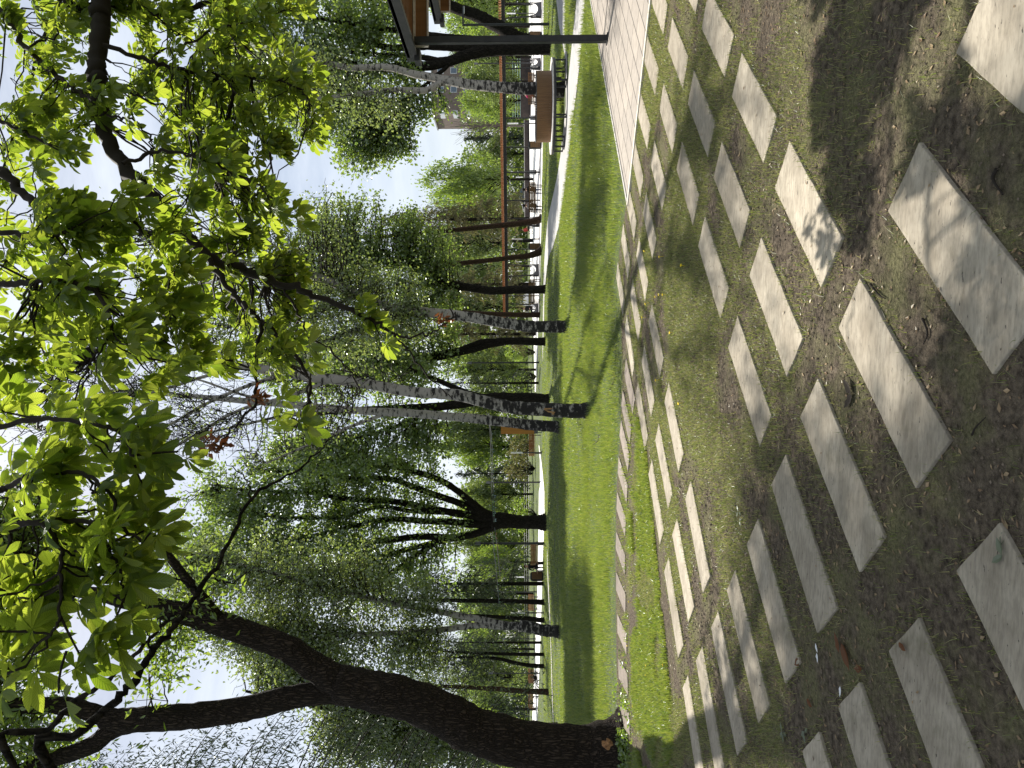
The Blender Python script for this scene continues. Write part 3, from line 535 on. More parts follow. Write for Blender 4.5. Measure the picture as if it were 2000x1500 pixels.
# birches
def scar2(root):
    o=None; b=MB(); pts=np.array([P(x,y,15.9-.135) for x,y in [(1062,799),(1070,801),(1080,802),(1092,802)]])
    n=len(pts); w=np.array([.02,.075,.085,.05]); v=[]
    for s in (-1,-.5,0,.5,1): v.append(pts+np.outer(w*s,[1,0,0])+np.outer(np.full(n,.028*(1-s*s)),[0,-1,0])+R.normal(0,.004,(n,3)))
    v=np.vstack(v); q=[[a*n+i,a*n+i+1,(a+1)*n+i+1,(a+1)*n+i] for a in range(4) for i in range(n-1)]; b.add(v,q)
    o=b.build('bark_wound',mat('bare_wood',(.36,.21,.09),.7,(9,(.24,.12,.05),.4,.65),.3,40),root); o['label']='patch of bare yellow wood where bark is torn off'
BG='birches on the lawn'
tree('birch_tree','white birch nearest the slabs, torn bark patch low on its leaning trunk',15.9,
 [([(1152,801),(1140,802),(1100,802),(1050,799),(1000,796),(960,788),(900,773),(850,768),(800,765),(700,747),(600,735),(500,719),(400,706),(320,697),(250,690),(180,684)],[20,15,13.5,13,12.5,12,11,10.5,10.5,10,9.5,8.5,7.5,6.5,5.5,4]),
  ([(560,729),(480,755),(400,790),(330,830),(260,860)],[4,3.6,3,2.4,1.5]),([(650,742),(560,775),(470,800),(380,850),(300,900)],[4,3.6,3,2.4,1.5]),
  ([(480,716),(400,735),(320,760),(240,775)],[4,3.2,2.6,1.6]),([(520,722),(440,700),(380,650),(320,610)],[3.6,3,2.4,1.6])],
 [(350,800,130,90,30),(430,860,130,70,26),(300,740,100,60,22),(400,660,80,60,16),(560,690,100,80,20),(640,830,80,50,14),(150,720,130,130,60),(60,840,120,130,50),(720,740,70,40,14)],'birch','birchl',.07,10,.3,BG,'twig',fine=7,up=True,extra=scar2,tw=.014)
tree('birch_tree','second birch, slimmer and greyer, with lichened foot, just left of the torn one',26.7,
 [([(1100,836),(1080,833),(1040,830),(1000,826),(950,820),(900,815),(800,807),(700,802),(600,793),(500,785),(400,776),(300,768),(220,762)],[13,11,10.5,10,9.5,8.5,8,7.5,7,6,5,4,2.5]),
  ([(760,806),(680,835),(600,870),(520,905)],[3.5,3,2.4,1.5]),([(640,797),(540,815),(430,840),(340,860)],[3.2,2.8,2.2,1.4]),([(560,790),(470,770),(380,740),(300,735)],[3,2.6,2,1.2])],
 [(400,800,150,70,26),(300,830,110,90,22),(480,880,110,60,18),(600,850,90,50,12)],'birch','birchl',.07,6,.4,BG,'twig',fine=7,up=True,tw=.016)
tree('birch_tree','white birch arching right, its black fissured foot standing before the pergola end',23,
 [([(1112,640),(1100,638),(1060,638),(1030,637),(985,631),(935,622),(885,615),(810,607),(760,600),(700,576),(650,552),(600,534),(540,522),(470,512),(400,490),(330,460)],[15,12,11.5,11,10.5,10.5,10,9.5,9,8.5,8,7.5,6.5,5.5,4,2.5]),
  ([(700,576),(640,600),(560,620),(480,630),(400,640)],[4,3.6,3,2.2,1.5]),([(620,540),(560,500),(500,450),(450,400)],[3.8,3.2,2.4,1.5]),([(760,600),(700,640),(620,670),(540,690)],[4,3.2,2.4,1.5])],
 [(460,570,110,90,60),(600,620,130,70,100),(700,640,120,60,90),(560,480,110,70,44),(640,440,80,60,22),(760,560,90,50,50),(420,660,100,60,40),(680,560,90,50,50),(240,480,130,110,22),(120,440,120,100,16),(330,410,80,60,12),(800,640,70,50,40),(660,400,50,40,8)],'birch','birchl',.10,36,.38,BG,'twig',fine=2,tw=.016)
tree('birch_tree','double stemmed birch with an orange wound at its fork, far left lawn',28.5,
 [([(1096,1236),(1085,1233),(1060,1231),(1040,1226),(1015,1222)],[13,11.5,11,11,11]),
  ([(1022,1223),(990,1221),(950,1212),(900,1203),(850,1193),(800,1184),(740,1173),(680,1158),(600,1138),(520,1116),(450,1100),(380,1080)],[8,7,6.5,6,5.5,5.5,5,4.5,4,3.5,3,2]),
  ([(1022,1223),(990,1224),(935,1221),(880,1228),(830,1233),(760,1237),(680,1240),(600,1244),(520,1246),(440,1240)],[7,6.5,6,5.5,5.5,5,4.5,4,3,2])],
 [(520,1120,140,90,100),(430,1190,120,90,80),(620,1180,120,80,90),(560,1260,120,60,76),(720,1250,110,70,76),(680,1120,100,80,60),(800,1180,80,60,56),(400,1110,90,60,50),(330,1190,60,60,20),(820,1270,70,60,50),(470,1260,70,50,30)],'birch','birchl',.13,48,.5,BG,'twig',fine=2,tw=.02)
tree('birch_tree','forked birch growing through the round wooden tree bench',24.0,
 [([(1106,175),(1080,175),(1050,173),(1020,173),(985,171),(950,168),(910,164),(880,158),(862,156)],[15,13.5,12.5,11.5,10.5,10,9.5,9,8]),
  ([(870,157),(850,167),(832,176),(800,176),(760,176),(720,181),(680,185),(620,192),(540,196),(460,200)],[7,6,5.5,5.5,5,4.5,4,3.5,3,2]),
  ([(870,157),(840,150),(810,145),(785,138),(760,132),(720,131),(680,132),(620,118),(560,100),(500,88),(430,80)],[8,7.5,7,6.5,6.5,6,5.5,5,4,3,2])],
 [(640,170,110,70,44),(540,130,110,60,40),(740,215,70,40,26)],'birch','birchl',.11,40,.45,BG,'twig',fine=2)
# dark broadleaf trees
tree('linden_tree','black multi stemmed tree fanning from one short trunk, beside the pale path',42,
 [([(1069,1020),(1062,1020),(1050,1020),(1020,1020),(1000,1018),(980,1017),(960,1017)],[24,17,14,13,14,16,17]),
  ([(985,1012),(950,1003),(925,985),(895,960),(860,938),(810,921),(760,911),(690,905),(620,890),(540,880)],[8,8,7.5,6.5,6,5.5,5,4,3,2]),
  ([(980,1014),(945,1006),(900,984),(860,970),(810,952),(760,935),(690,935),(600,925),(520,920)],[8,7.5,6.5,6.5,6,5,4,3,2]),
  ([(980,1016),(940,1011),(900,1004),(850,995),(800,985),(760,979),(680,975),(600,962),(500,960),(430,950)],[8.5,8,7.5,7,6.5,6,5,4,3,2]),
  ([(980,1018),(950,1016),(900,1003),(850,1000),(800,998),(740,990),(660,1010),(560,1010),(470,1000)],[7,6,5.5,5,4.5,4,3.5,3,2]),
  ([(975,1020),(940,1024),(900,1022),(880,1019),(830,1018),(760,1014),(680,1030),(590,1050),(500,1060)],[8,8,7.5,6.5,6,5.5,4.5,3.5,2]),
  ([(985,1022),(960,1030),(930,1042),(900,1048),(870,1050),(820,1048),(760,1055),(690,1062),(600,1080),(500,1090),(420,1090)],[8,8,7.5,7,7,6.5,6,5,4,3,2]),
  ([(895,1050),(870,1055),(840,1062),(800,1072),(760,1083),(700,1100),(620,1120),(540,1135)],[6,6,5.5,5,4.5,3.5,2.5,1.5]),
  ([(860,1054),(840,1068),(810,1085),(780,1108),(745,1128),(700,1150),(650,1170)],[5,5,4.5,4,3.5,2.5,1.5])],
 [(640,950,120,100,110),(540,980,120,110,130),(480,1060,120,100,120),(620,1080,120,90,120),(730,1050,90,100,80),(720,1130,80,70,60),(700,930,90,70,70),(800,905,60,45,26),(800,980,70,60,34),(420,990,90,90,60),(580,880,80,60,40),(390,1090,70,80,40),(830,1100,70,55,34),(870,1010,60,80,24)],'bark_dark','maple',.21,44,.50,LAWN,fine=2,tw=.035)
tree('maple_tree','dark upright trunk directly behind the torn birch',37,
 [([(1074,780),(1066,780),(1050,778),(1000,777),(965,776),(930,783),(885,791),(840,795),(800,797),(760,798),(700,800),(640,806),(560,812)],[12,10.5,10,10,9.5,9,8.5,8,7.5,6.5,5.5,4,2.5]),
  ([(960,776),(920,770),(860,745),(800,720),(730,700),(660,690)],[6,6,5,4,3,2]),([(880,790),(820,815),(750,840),(680,860)],[4.5,4,3,2])],
 [(700,860,110,70,60),(640,890,90,60,50),(780,840,80,50,36),(700,700,90,60,50),(780,740,80,50,40),(600,800,70,60,14),(840,860,60,50,24)],'bark_dark','maple',.2,42,.50,LAWN,fine=2,tw=.035)
tree('maple_tree','dark trunk forking low into two leaning stems, left of the arching birch',42.4,
 [([(1067,667),(1060,667),(1040,667),(1000,666),(970,668)],[9.5,8,7.5,7.5,8.5]),
  ([(980,668),(950,675),(925,683),(885,692),(840,704),(800,713),(760,722),(700,735),(640,742),(560,745)],[7,6.5,6,5.5,5,5,4.5,4,3,2]),
  ([(975,667),(940,668),(900,682),(860,690),(800,700),(760,706),(700,690),(620,680)],[6,5.5,5,4.5,4,4,3,2])],
 [(700,700,120,80,100),(620,730,110,60,80),(780,690,90,60,60),(560,700,90,60,56),(840,660,60,50,30),(840,720,60,40,20)],'bark_dark','maple',.21,42,.50,LAWN,fine=2,tw=.035)
tree('maple_tree','dark trunk with a wide V fork standing in front of the pergola',42,
 [([(1067,566),(1060,565),(1040,566),(1000,566),(965,568),(930,564),(900,559),(880,556)],[10,8.5,8,8,8,8,8,8]),
  ([(890,557),(865,552),(845,544),(820,530),(795,520),(770,514),(740,510),(680,500),(600,490),(520,480)],[7.5,7,6.5,5.5,5,4.5,4,3.5,2.5,1.5]),
  ([(880,559),(860,572),(840,583),(820,593),(800,602),(760,620),(700,635)],[5.5,5,4.5,4,3.5,2.5,1.5]),([(880,556),(855,556),(835,553),(790,560),(740,565),(650,560)],[4,3.5,3,2.6,2,1.4])],
 [(740,500,120,80,110),(660,520,110,70,90),(780,570,90,70,76),(850,590,60,50,34),(620,430,70,50,34),(700,410,60,36,24),(800,450,90,50,60),(600,540,90,60,60),(840,510,60,50,36)],'bark_dark','maple',.2,38,.48,LAWN,fine=2,tw=.035)
tree('maple_tree','broad dark maple behind the steel canopy post, limbs rising to the right',34,
 [([(1080,96),(1072,95),(1050,95),(1010,96),(970,97),(940,100),(910,108),(872,122)],[14,12,11.5,11.5,12,12,11,9.5]),
  ([(885,117),(850,127),(820,130),(780,132),(740,133),(680,125),(600,120),(500,130)],[8.5,8.5,9,9,8,6.5,5,3]),
  ([(880,117),(855,118),(830,113),(800,108),(760,108),(700,104),(620,90),(520,70)],[6.5,6,5.5,5,4.5,4,3,2]),
  ([(960,97),(920,93),(880,92),(840,90),(800,92),(760,93),(700,80),(600,60)],[8,8,8,7.5,7,6,4.5,2.5]),
  ([(1000,94),(950,84),(920,77),(890,74),(850,70),(800,62),(760,58),(680,45),(580,30)],[9,8,6.5,6.5,6,5.5,5,4,2.5]),
  ([(880,118),(868,135),(850,148),(838,160),(815,175),(780,200)],[5,4,3.5,3,2.4,1.5])],
 [(620,60,130,80,110),(520,130,120,80,110),(680,150,100,70,70),(720,240,80,55,80),(640,220,90,60,80),(770,290,45,32,30),(700,300,55,40,44),(800,215,40,36,22),(560,210,90,70,60),(450,60,90,90,50),(780,140,50,50,24),(420,180,80,80,40),(850,205,30,12,7),(740,60,70,60,40)],'bark_dark','maple',.19,46,.46,LAWN,fine=2,tw=.035)
tree('maple_tree','leaning dark trunk rising to the right edge, behind the canopy post',37,
 [([(1072,82),(1062,82),(1040,82),(1012,74),(985,58),(955,42),(925,28),(900,20),(872,8),(840,-12),(800,-40),(740,-80)],[15,13,13,12.5,12.5,12,11.5,10.5,10,9,8,6]),
  ([(905,20),(890,14),(865,14),(845,8),(820,4),(790,-10)],[7,7,7,6.5,6,5])],
 [(650,-40,130,90,60),(560,-100,130,100,40),(760,-120,120,90,40),(480,-20,110,90,50),(760,10,70,50,24)],'bark_dark','maple',.21,56,.6,LAWN)
# slim red trunked pines and the dark row at the left
PN='slim trunks before the plaza'
def slim(label,d,pts,rad,blobs,bark='bark_red',leaf='olive',name='pine_tree',lsz=.16,per=40): return tree(name,label,d,[(pts,rad)],blobs,bark,leaf,lsz,per,.55,PN,asp=.3,tw=.02,fine=1,k=8)
slim('slender red trunked pine with a swept foot, right of the dark forked maple',49,[(1059,486),(1050,494),(1030,500),(1000,503),(960,508),(900,514),(860,518),(830,515),(800,513),(740,505)],[8,7,5.5,5,4.8,4.5,4.2,3.8,3.3,2.5],[(800,500,60,40,22),(760,530,50,40,18),(880,490,30,30,8)])
slim('slender red trunked pine leaning left, beside the two people on the bench',49,[(1060,424),(1054,429),(1030,434),(1000,438),(960,442),(900,448),(850,453),(800,458),(740,462),(690,465)],[9,7,6,5.5,5,4.6,4.2,3.6,3,2],[(760,470,60,40,22),(720,450,50,36,18),(830,430,40,30,12)])
slim('straight red brown pine trunk just behind the arching birch',53,[(1056,615),(1050,615),(1020,615),(980,614),(930,612),(880,608),(820,602)],[6,5.5,5,4.8,4.5,4,3],[(860,600,60,40,22),(810,630,60,40,20)])
slim('straight dark trunk left of the tall grey bin, tallest of the left row',46,[(1062,1176),(1055,1176),(1020,1175),(980,1174),(900,1173),(840,1172),(785,1172),(700,1170)],[7,5.5,4.5,4.5,4,3.6,3,2],[(850,1165,70,40,26),(780,1180,70,40,26)],'bark_dark','needle','spruce_tree',.2)
slim('dark rough trunk right behind the double birch',46,[(1062,1211),(1055,1211),(1030,1208),(990,1206),(940,1203),(880,1200)],[6,5,4.5,4,3.4,2.5],[(900,1195,50,30,16)],'bark_dark','needle','spruce_tree',.2)
slim('thin dark trunk with a side stub, right of a pair in the far left row',46,[(1063,1278),(1058,1278),(1020,1278),(980,1277),(930,1275),(860,1272)],[4.5,3.6,3.4,3.2,2.8,2],[(900,1280,70,45,30),(840,1260,60,40,24)],'bark_dark','needle','spruce_tree',.2)
slim('bent dark trunk in the far left row, left of the thin stubbed one',46,[(1062,1301),(1056,1301),(1030,1299),(1000,1293),(975,1287),(940,1284),(880,1284)],[5,4.4,4,3.8,3.4,2.8,2],[(920,1300,60,40,26),(850,1310,60,50,26)],'bark_dark','needle','spruce_tree',.2)
slim('thick brown trunk standing nearest the big ash',39.5,[(1069,1353),(1062,1351),(1030,1350),(1000,1348),(960,1345),(900,1342),(830,1340)],[8,6,5.2,5,4.6,4,3],[(900,1350,80,50,36),(820,1330,70,50,30)],'bark_red','far','maple_tree',.15)
# tall leafy trees behind the big ash, at the left edge
tree('maple_tree','pale leafy tree filling the gap between the two stems of the big ash',30,[([(1075,1420),(1060,1420),(950,1418),(850,1412),(740,1400),(620,1380),(480,1350)],[9,8,7,6,5,4,2.5])],
 [(620,1310,90,70,110),(760,1440,100,60,130),(680,1440,80,50,80),(860,1460,90,50,90),(520,1300,50,50,36),(560,1230,80,60,60),(700,1350,100,60,60),(950,1470,60,40,40)],'bark_dark','birchl',.16,52,.55,'leafy trees at the left edge',fine=1)
def conifer_mb(h,Rr,tb,lb,base=np.zeros(3),z0=.12,lsz=.4,dens=1.,droop=.5):
    tb.tube(np.array([base+[0,0,-.1],base+[0,0,h*.5],base+[0,0,h]]),[h*.014,h*.009,.02],8)
    LC=[]; n=int(h*(7 if lsz>.2 else 11)*dens)
    for i in range(n):
        z=h*(z0+(1-z0)*(i/n)); L=Rr*(1-(z/h))**.8*R.uniform(.65,1.15)+.15; a=R.uniform(0,6.283); p0=base+np.array([0,0,z]); d_=np.array([math.cos(a),math.sin(a),0])
        t=np.linspace(0,1,6)[:,None]; p=p0+d_*L*t+np.array([0,0,1])*(L*(.12*t-droop*t*t)); tb.tube(p,np.linspace(.03,.006,6),3,cap=False)
        m=int((10 if lsz>.2 else 90)*L*min(dens,1.8)+4); tt=R.uniform(.15,1,m)[:,None]; q=p0+d_*L*tt+np.array([0,0,1])*(L*(.12*tt-droop*tt*tt)); LC.append(q+R.normal(0,.10+.05*L,(m,3))*np.array([1,1,.5])-np.abs(R.normal(0,.0 if lsz>.2 else .22,(m,1)))*np.array([0,0,1.]))
    leaves(lb,np.vstack(LC),lsz,.22,1.1,.3)
def conifer(name,label,x,y,d,top,wpx,leaf='needle',group='conifers in the distance',lsz=.4,dens=1.,droop=.5,z0=.12):
    p=P(1030,y,d); h=(1014-top)*px(d)+H; root=thing(name,label,'tree',(p[0],p[1],0),group); tb,lb=MB(),MB(); conifer_mb(h,wpx*px(d),tb,lb,np.array([p[0],p[1],0]),z0,lsz,dens,droop)
    tb.build('trunk','bark_dark',root,True); lb.build('crown',leaf,root); return root
conifer('spruce_tree','dark drooping spruce reaching in at the left edge behind the big ash',0,1600,17,-330,330,'needle',None,.15,1.0,.55,.15)
conifer('spruce_tree','dark spruce with hanging boughs between the black fan tree and the left row',0,1140,47,760,80,'needle',lsz=.42,dens=1.3,droop=.7,z0=.2)
conifer('spruce_tree','smaller drooping spruce behind the double birch',0,1255,52,850,70,'needle',lsz=.42,droop=.7,z0=.2)
conifer('spruce_tree','shaggy dark spruce directly behind the torn birch',0,748,58,868,34,'needle',droop=.6)
conifer('spruce_tree','dark spruce under the pale sky gap right of the black fan tree',0,925,88,885,42,'needle',lsz=.6)
conifer('spruce_tree','pointed narrow spruce top seen beside the brick building',0,270,125,905,16,'needle',lsz=.8)
conifer('spruce_tree','olive brown conifer behind the right hand slim pine',0,428,62,742,60,'olive',lsz=.5,dens=1.5,droop=.25)
conifer('spruce_tree','brownish conifer behind the dark V forked maple',0,555,66,800,55,'olive',lsz=.5,dens=1.4,droop=.25)
conifer('spruce_tree','rusty brown conifer just left of the arching birch',0,652,66,810,48,'olive',lsz=.5,dens=1.4,droop=.3)
# far broadleaf trees: a few kinds, copied
FAR=[]
def farproto(leaf,h,w,n,per,lsz):
    root=thing('broadleaf_tree','x','tree',(0,0,0),'leafy trees beyond the plaza'); tb,lb=MB(),MB()
    tb.tube(np.array([[0,0,-.1],[.1,0,h*.3],[0,.1,h*.6],[.1,0,h*.9]]),[h*.022,h*.016,h*.01,.03],8); LC=[]
    for i in range(n):
        u=unit(1)[0]*R.random()**.4; zc=h*.6+u[2]*h*.4; s=math.sin(math.pi*min(max((zc/h-.12)/.95,0.02),1))**.6; c=np.array([u[0]*w*s,u[1]*w*s,zc])
        a=np.array([0,0,max(h*.2,zc-h*.2)]); tb.tube(bez(a,c,5,.05),np.linspace(.05,.012,5),3,cap=False); LC.append(c+R.normal(0,.1*w,(per,3)))
    leaves(lb,np.vstack(LC),lsz,.7); tb.build('trunk','bark_dark',root,True); lb.build('crown',leaf,root); FAR.append((root,h,w)); return root
farproto('far',10,3.6,110,60,.30); farproto('bright',10,4.2,120,60,.30); farproto('far',10,3.0,110,55,.28); farproto('maple',10,4.0,120,60,.32)
used=set()
def far(k,y,top,wpx,d,label):
    root,h,w=FAR[k]; p=P(1030,y,d); hh=(1014-top)*px(d)+H; ww=wpx*px(d); sc=(ww/w,ww/w,hh/h); rz=R.uniform(0,6.28); loc=(p[0],p[1],0)
    if k not in used:
        used.add(k); root.location=loc; root.rotation_euler=(0,0,rz); root.scale=sc; root['label']=label; return root
    return copy_tree(root,loc,rz,sc,label)
for a in [(1,8,845,58,78,'bright green tree under the canopy roof, at the right edge'),(1,52,872,46,92,'bright tree behind the bracket lamp post'),(0,112,880,46,84,'leafy tree behind the broad maple trunk'),
 (2,160,905,42,74,'dense dark green tree at the foot of the brick building, right of the bench birch'),(1,196,900,40,88,'pale green tree hiding the lower floors of the brick building'),(3,226,925,28,104,'low tree left of the brick building'),
 (0,300,930,34,112,'distant tree between the narrow spruce and the twin lamp'),(1,350,822,52,72,'tall sunlit green tree behind the twin headed lamp'),(3,392,838,44,80,'green tree between the sunlit one and the brown conifers'),(0,470,800,55,76,'tall green tree behind the slim pines'),
 (3,520,815,45,84,'leafy tree behind the U shaped swing near the V forked maple'),(0,600,812,50,80,'green tree filling the gap right of the arching birch'),(3,690,850,44,88,'dark leafy tree behind the low forking maple'),(2,722,880,36,66,'young pale green tree beside the thin lamp post'),
 (0,790,868,44,98,'distant tree seen between the torn birch and the dark trunk'),(2,838,840,36,92,'distant tree behind the orange wooden stele'),(1,872,846,44,94,'tall pale tree beyond the wooden bench and stele'),(0,965,892,36,86,'green tree beyond the pale path, right of the fan tree'),
 (3,1000,880,40,96,'far tree hidden partly by the black fan tree'),(0,1062,880,44,86,'green tree behind the dark lamp post left of the fan tree'),(1,1098,905,34,72,'bright young tree behind the seated person in black'),(3,1160,870,46,84,'leafy tree behind the left row, nearest the fan tree'),
 (0,1215,872,44,88,'leafy tree behind the double birch'),(3,1268,880,40,80,'leafy tree behind the thin stubbed trunk'),(0,1322,868,46,76,'leafy tree behind the bent trunk of the left row'),(3,1385,880,50,72,'dark leafy tree seen right of the big ash trunk'),(1,1440,860,50,66,'leafy tree hidden behind the big ash trunk')]: far(*a)
# a leafless pale tree by the building
def bare(label,y,d,top,w):
    p=P(1030,y,d); h=(1014-top)*px(d)+H; root=thing('bare_tree',label,'tree',(p[0],p[1],0)); tb=MB(); b0=np.array([p[0],p[1],0]); tb.tube([b0,b0+[.1,0,h*.4],b0+[0,0,h*.9]],[.16,.12,.03],6); bb=MB()
    for i in range(90):
        z=R.uniform(.3,.9)*h; e=b0+np.array([R.normal(0,w*px(d)*.5),R.normal(0,1),min(h,z+abs(R.normal(0,.22*h)))]); bb.tube(bez(b0+[0,0,z*.8],e,5,-.08,.03),np.linspace(.05,.012,5),3,cap=False)
    tb.build('trunk','twig_grey',root,True); bb.build('branches','twig_grey',root)
bare('leafless whitish tree beside the corner of the brick building',246,100,880,36)
def shrub(label,y,x,d,w,hh,leaf):
    p=G(x,y); p=P(1030,y,d); root=thing('garden_shrub',label,'shrub',(p[0],p[1],0),'shrubs on the far lawn'); b=MB(); C=[]; sb=MB()
    for i in range(46):
        u=unit(1)[0]*R.random()**.4; c=np.array([p[0]+u[0]*w,p[1]+u[1]*w,hh*.55+u[2]*hh*.45]); C.append(c+R.normal(0,.16,(34,3))); sb.tube(bez(np.array([p[0],p[1],0]),c,4),[.03,.02,.015,.008],3,cap=False)
    leaves(b,np.vstack(C),.16); b.build('foliage',leaf,root); sb.build('stems','twig',root)
shrub('rusty pink blossoming shrub behind the wooden bench',872,1030,78,1.6,3.0,'rust_l')
shrub('yellow green shrub with reddish foot, left of the bench lamp',915,1034,72,1.9,3.4,'rust_l')
shrub('bright round shrub seen under the fan tree',1005,1036,66,1.7,2.6,'bright')
shrub('yellow green bush beyond the plaza tip, by the thin lamp post',735,1036,66,2.2,3.6,'bright')
shrub('light green bush right of the low forking maple',688,1034,70,1.6,3.4,'bright')
shrub('round pale green bush behind the backless left benches',1325,1036,66,1.8,2.6,'far')
# the wood behind everything
b=MB(); C=[]
for i in range(2300):
    x=R.uniform(-110,110); y=R.uniform(128,150); z=R.random()**1.7*(8.5+5*vnoise(np.array([x]),np.array([0.]),.12,5)[0]); C.append(np.array([x,y,z])+R.normal(0,.9,(34,3))*np.array([1.3,1,.8]))
leaves(b,np.vstack(C),.75,.7); tag(b.build('distant_wood','far'),'far off belt of green trees closing the park behind the plaza','woodland',kind='stuff')
# ivy and weeds at the foot of the big ash
c0=G(1214,1452); n=2200; a=R.uniform(0,6.28,n); rr=np.abs(R.normal(0,.55,n)); x=c0[0]+.25+rr*np.cos(a)*1.2; y=c0[1]-.5+rr*np.sin(a)*.8; k=(np.hypot(x-c0[0],y-c0[1])>.42)&~on_slab(x,y,.0)|(R.random(n)<.06); x,y=x[k],y[k]
b=MB(); leaves(b,np.stack([x,y,R.uniform(.02,.17,len(x))*np.exp(-((x-c0[0])**2+(y-c0[1])**2)/1.2)],1),.05,.8,.0,1.2); tag(b.build('ivy_patch','weed'),'leafy weeds and ivy at the foot of the big ash tree','weeds',kind='stuff')
# ------------------------------------------------------------------ the horse chestnut whose boughs hang into the view
def leaf_template(seed):
    g=np.random.default_rng(seed); V=[];Q=[];UV=[];n=0
    def addp(v,q,uv):
        nonlocal n
        V.append(v); Q.append(q+n); UV.append(uv); n+=len(v)
    pl=.55                                                       # petiole, in leaflet lengths
    t=np.linspace(0,1,4); r=.013; pv_=np.concatenate([np.stack([t*pl,np.cos(a)*r*np.ones(4),np.sin(a)*r-.10*t*t*pl],1) for a in (0,2.1,4.2)])
    i=np.arange(3); addp(pv_,np.concatenate([np.stack([a*4+i,a*4+i+1,((a+1)%3)*4+i+1,((a+1)%3)*4+i],1) for a in range(3)]),np.tile([[1.,.0]],(12,1)))
    hub=np.array([pl,0,-.10*pl])
    for a,l in zip((-128,-84,-40,0,40,84,128),(.48,.74,.93,1,.93,.74,.48)):
        if abs(a)>120 and g.random()<.35: continue
        a=math.radians(a+g.normal(0,5)); l*=g.uniform(.9,1.08); k=9; t=np.linspace(0,1,k)
        w=l*.205*np.clip(np.sin(math.pi*np.clip(t,0,1)**1.75),0,1)**.8; w[0]=.012*l; w[1:-1]*=(1+.06*g.normal(size=k-2)); w=np.where(t>.93,w*.5,w); w[-1]=.002
        dr=g.uniform(.15,.5); z=-dr*l*t**1.8; fold=g.uniform(.25,.5); ux=t*l*math.sqrt(1-.5*dr*dr)
        L_=np.stack([ux,w,z+w*fold],1); M_=np.stack([ux,0*w,z],1); R__=np.stack([ux,-w,z+w*fold],1)
        L2=(L_+M_)/2-np.array([0,0,1])*w[:,None]*.06; R2=(R__+M_)/2-np.array([0,0,1])*w[:,None]*.06
        v=np.concatenate([L_,L2,M_,R2,R__]); c,s=math.cos(a),math.sin(a); v=v@np.array([[c,s,0],[-s,c,0],[0,0,1]])+hub
        i=np.arange(k-1); q=np.concatenate([np.stack([b_*k+i,(b_+1)*k+i,(b_+1)*k+i+1,b_*k+i+1],1) for b_ in range(4)])
        uv=np.concatenate([np.stack([np.full(k,s_),t],1) for s_ in (-1,-.5,.0,.5,1)]); addp(v,q,uv)
    return np.concatenate(V),np.concatenate(Q),np.concatenate(UV)
TPL=[leaf_template(i) for i in range(5)]
chb=MB()
def put_leaf(p,ax,nm,size):
    ax=ax/np.linalg.norm(ax); sd=np.cross(nm,ax); sd/=np.linalg.norm(sd)+1e-9; nm=np.cross(ax,sd); v,q,uv=TPL[R.integers(5)]
    chb.add((v*size)@np.stack([ax,sd,nm])+p,q); chb.uv.append(uv)
ct=(5.3,6.4)
chroot=thing('horse_chestnut_tree','horse chestnut with big hand shaped leaves whose boughs hang across the top of the view','tree',(ct[0],ct[1],0))
tb=MB(); tk=smooth_line([(ct[0],ct[1],-.1),(ct[0],ct[1],1),(ct[0]-.05,ct[1]-.05,2.5),(ct[0]-.1,ct[1],4),(ct[0]-.2,ct[1]-.1,6),(ct[0]-.3,ct[1]-.1,9)],5); tb.tube(tk,np.interp(np.linspace(0,1,len(tk)),[0,.1,.5,1],[.34,.25,.2,.06]),16,.03)
BR=[]   # limb points in photo pixels with distance, radius in metres
def br(pts,r0,r1,lv=1.): BR.append((pts,r0,r1,lv))
E0=[(250,-560,6.6),(215,-160,6.6)]
br(E0+[(200,0,6.5),(196,60,6.4),(190,120,6.3),(188,180,6.2),(206,260,6.0),(240,320,5.9),(300,392,5.8),(400,496,5.9),(460,522,6.0),(520,544,6.0),(600,574,5.95),(680,604,5.85),(720,622,5.8),(770,652,5.7)],.10,.011,.22)
br([(770,652,5.7),(800,658,5.6),(835,652,5.6),(868,630,5.6),(886,618,5.6),(880,606,5.6)],.010,.005,0)
br([(770,652,5.7),(800,690,5.6),(847,745,5.6),(885,780,5.6)],.009,.004,0)
br([(400,496,5.9),(440,558,5.8),(475,592,5.7),(512,626,5.6),(560,674,5.5),(600,730,5.4),(604,778,5.3),(585,820,5.2),(562,842,5.15)],.026,.008,.6)
br([(512,626,5.6),(502,710,5.5),(496,782,5.4),(470,820,5.4),(436,856,5.4)],.017,.006,.0)
br([(540,550,6.0),(575,600,5.9),(598,645,5.8),(650,690,5.7),(690,740,5.7),(715,790,5.7),(714,810,5.7)],.012,.004,.1)
br([(0,332,5.0),(52,380,4.9),(100,412,4.8),(170,416,4.8),(240,420,4.8),(300,472,4.8),(324,532,4.8),(312,592,4.7)],.034,.009,1)
br([(0,556,4.3),(50,552,4.2),(100,548,4.1),(180,566,4.0),(216,626,3.8),(210,655,3.8)],.022,.007,1)
br([(-40,450,4.6),(30,455,4.5),(80,458,4.5),(140,455,4.4)],.02,.007,1)
br([(0,834,3.2),(80,818,3.1),(180,826,3.0),(240,850,2.9),(258,890,2.8)],.013,.005,1)
br([(0,958,3.1),(16,950,3.1),(60,930,3.0),(100,926,3.0),(160,926,2.95),(216,966,2.85),(228,1010,2.8),(220,1020,2.8)],.014,.005,1)
br([(-60,1030,3.0),(0,1032,2.95),(60,1022,2.9),(120,1018,2.85),(208,1024,2.8),(280,1060,2.75)],.017,.006,1)
br([(85,1024,2.85),(112,1060,2.8),(120,1100,2.75),(119,1160,2.7),(116,1212,2.6),(100,1240,2.6)],.010,.005,1)
br([(175,1025,2.85),(205,1060,2.8),(232,1110,2.75),(245,1160,2.7)],.008,.004,1)
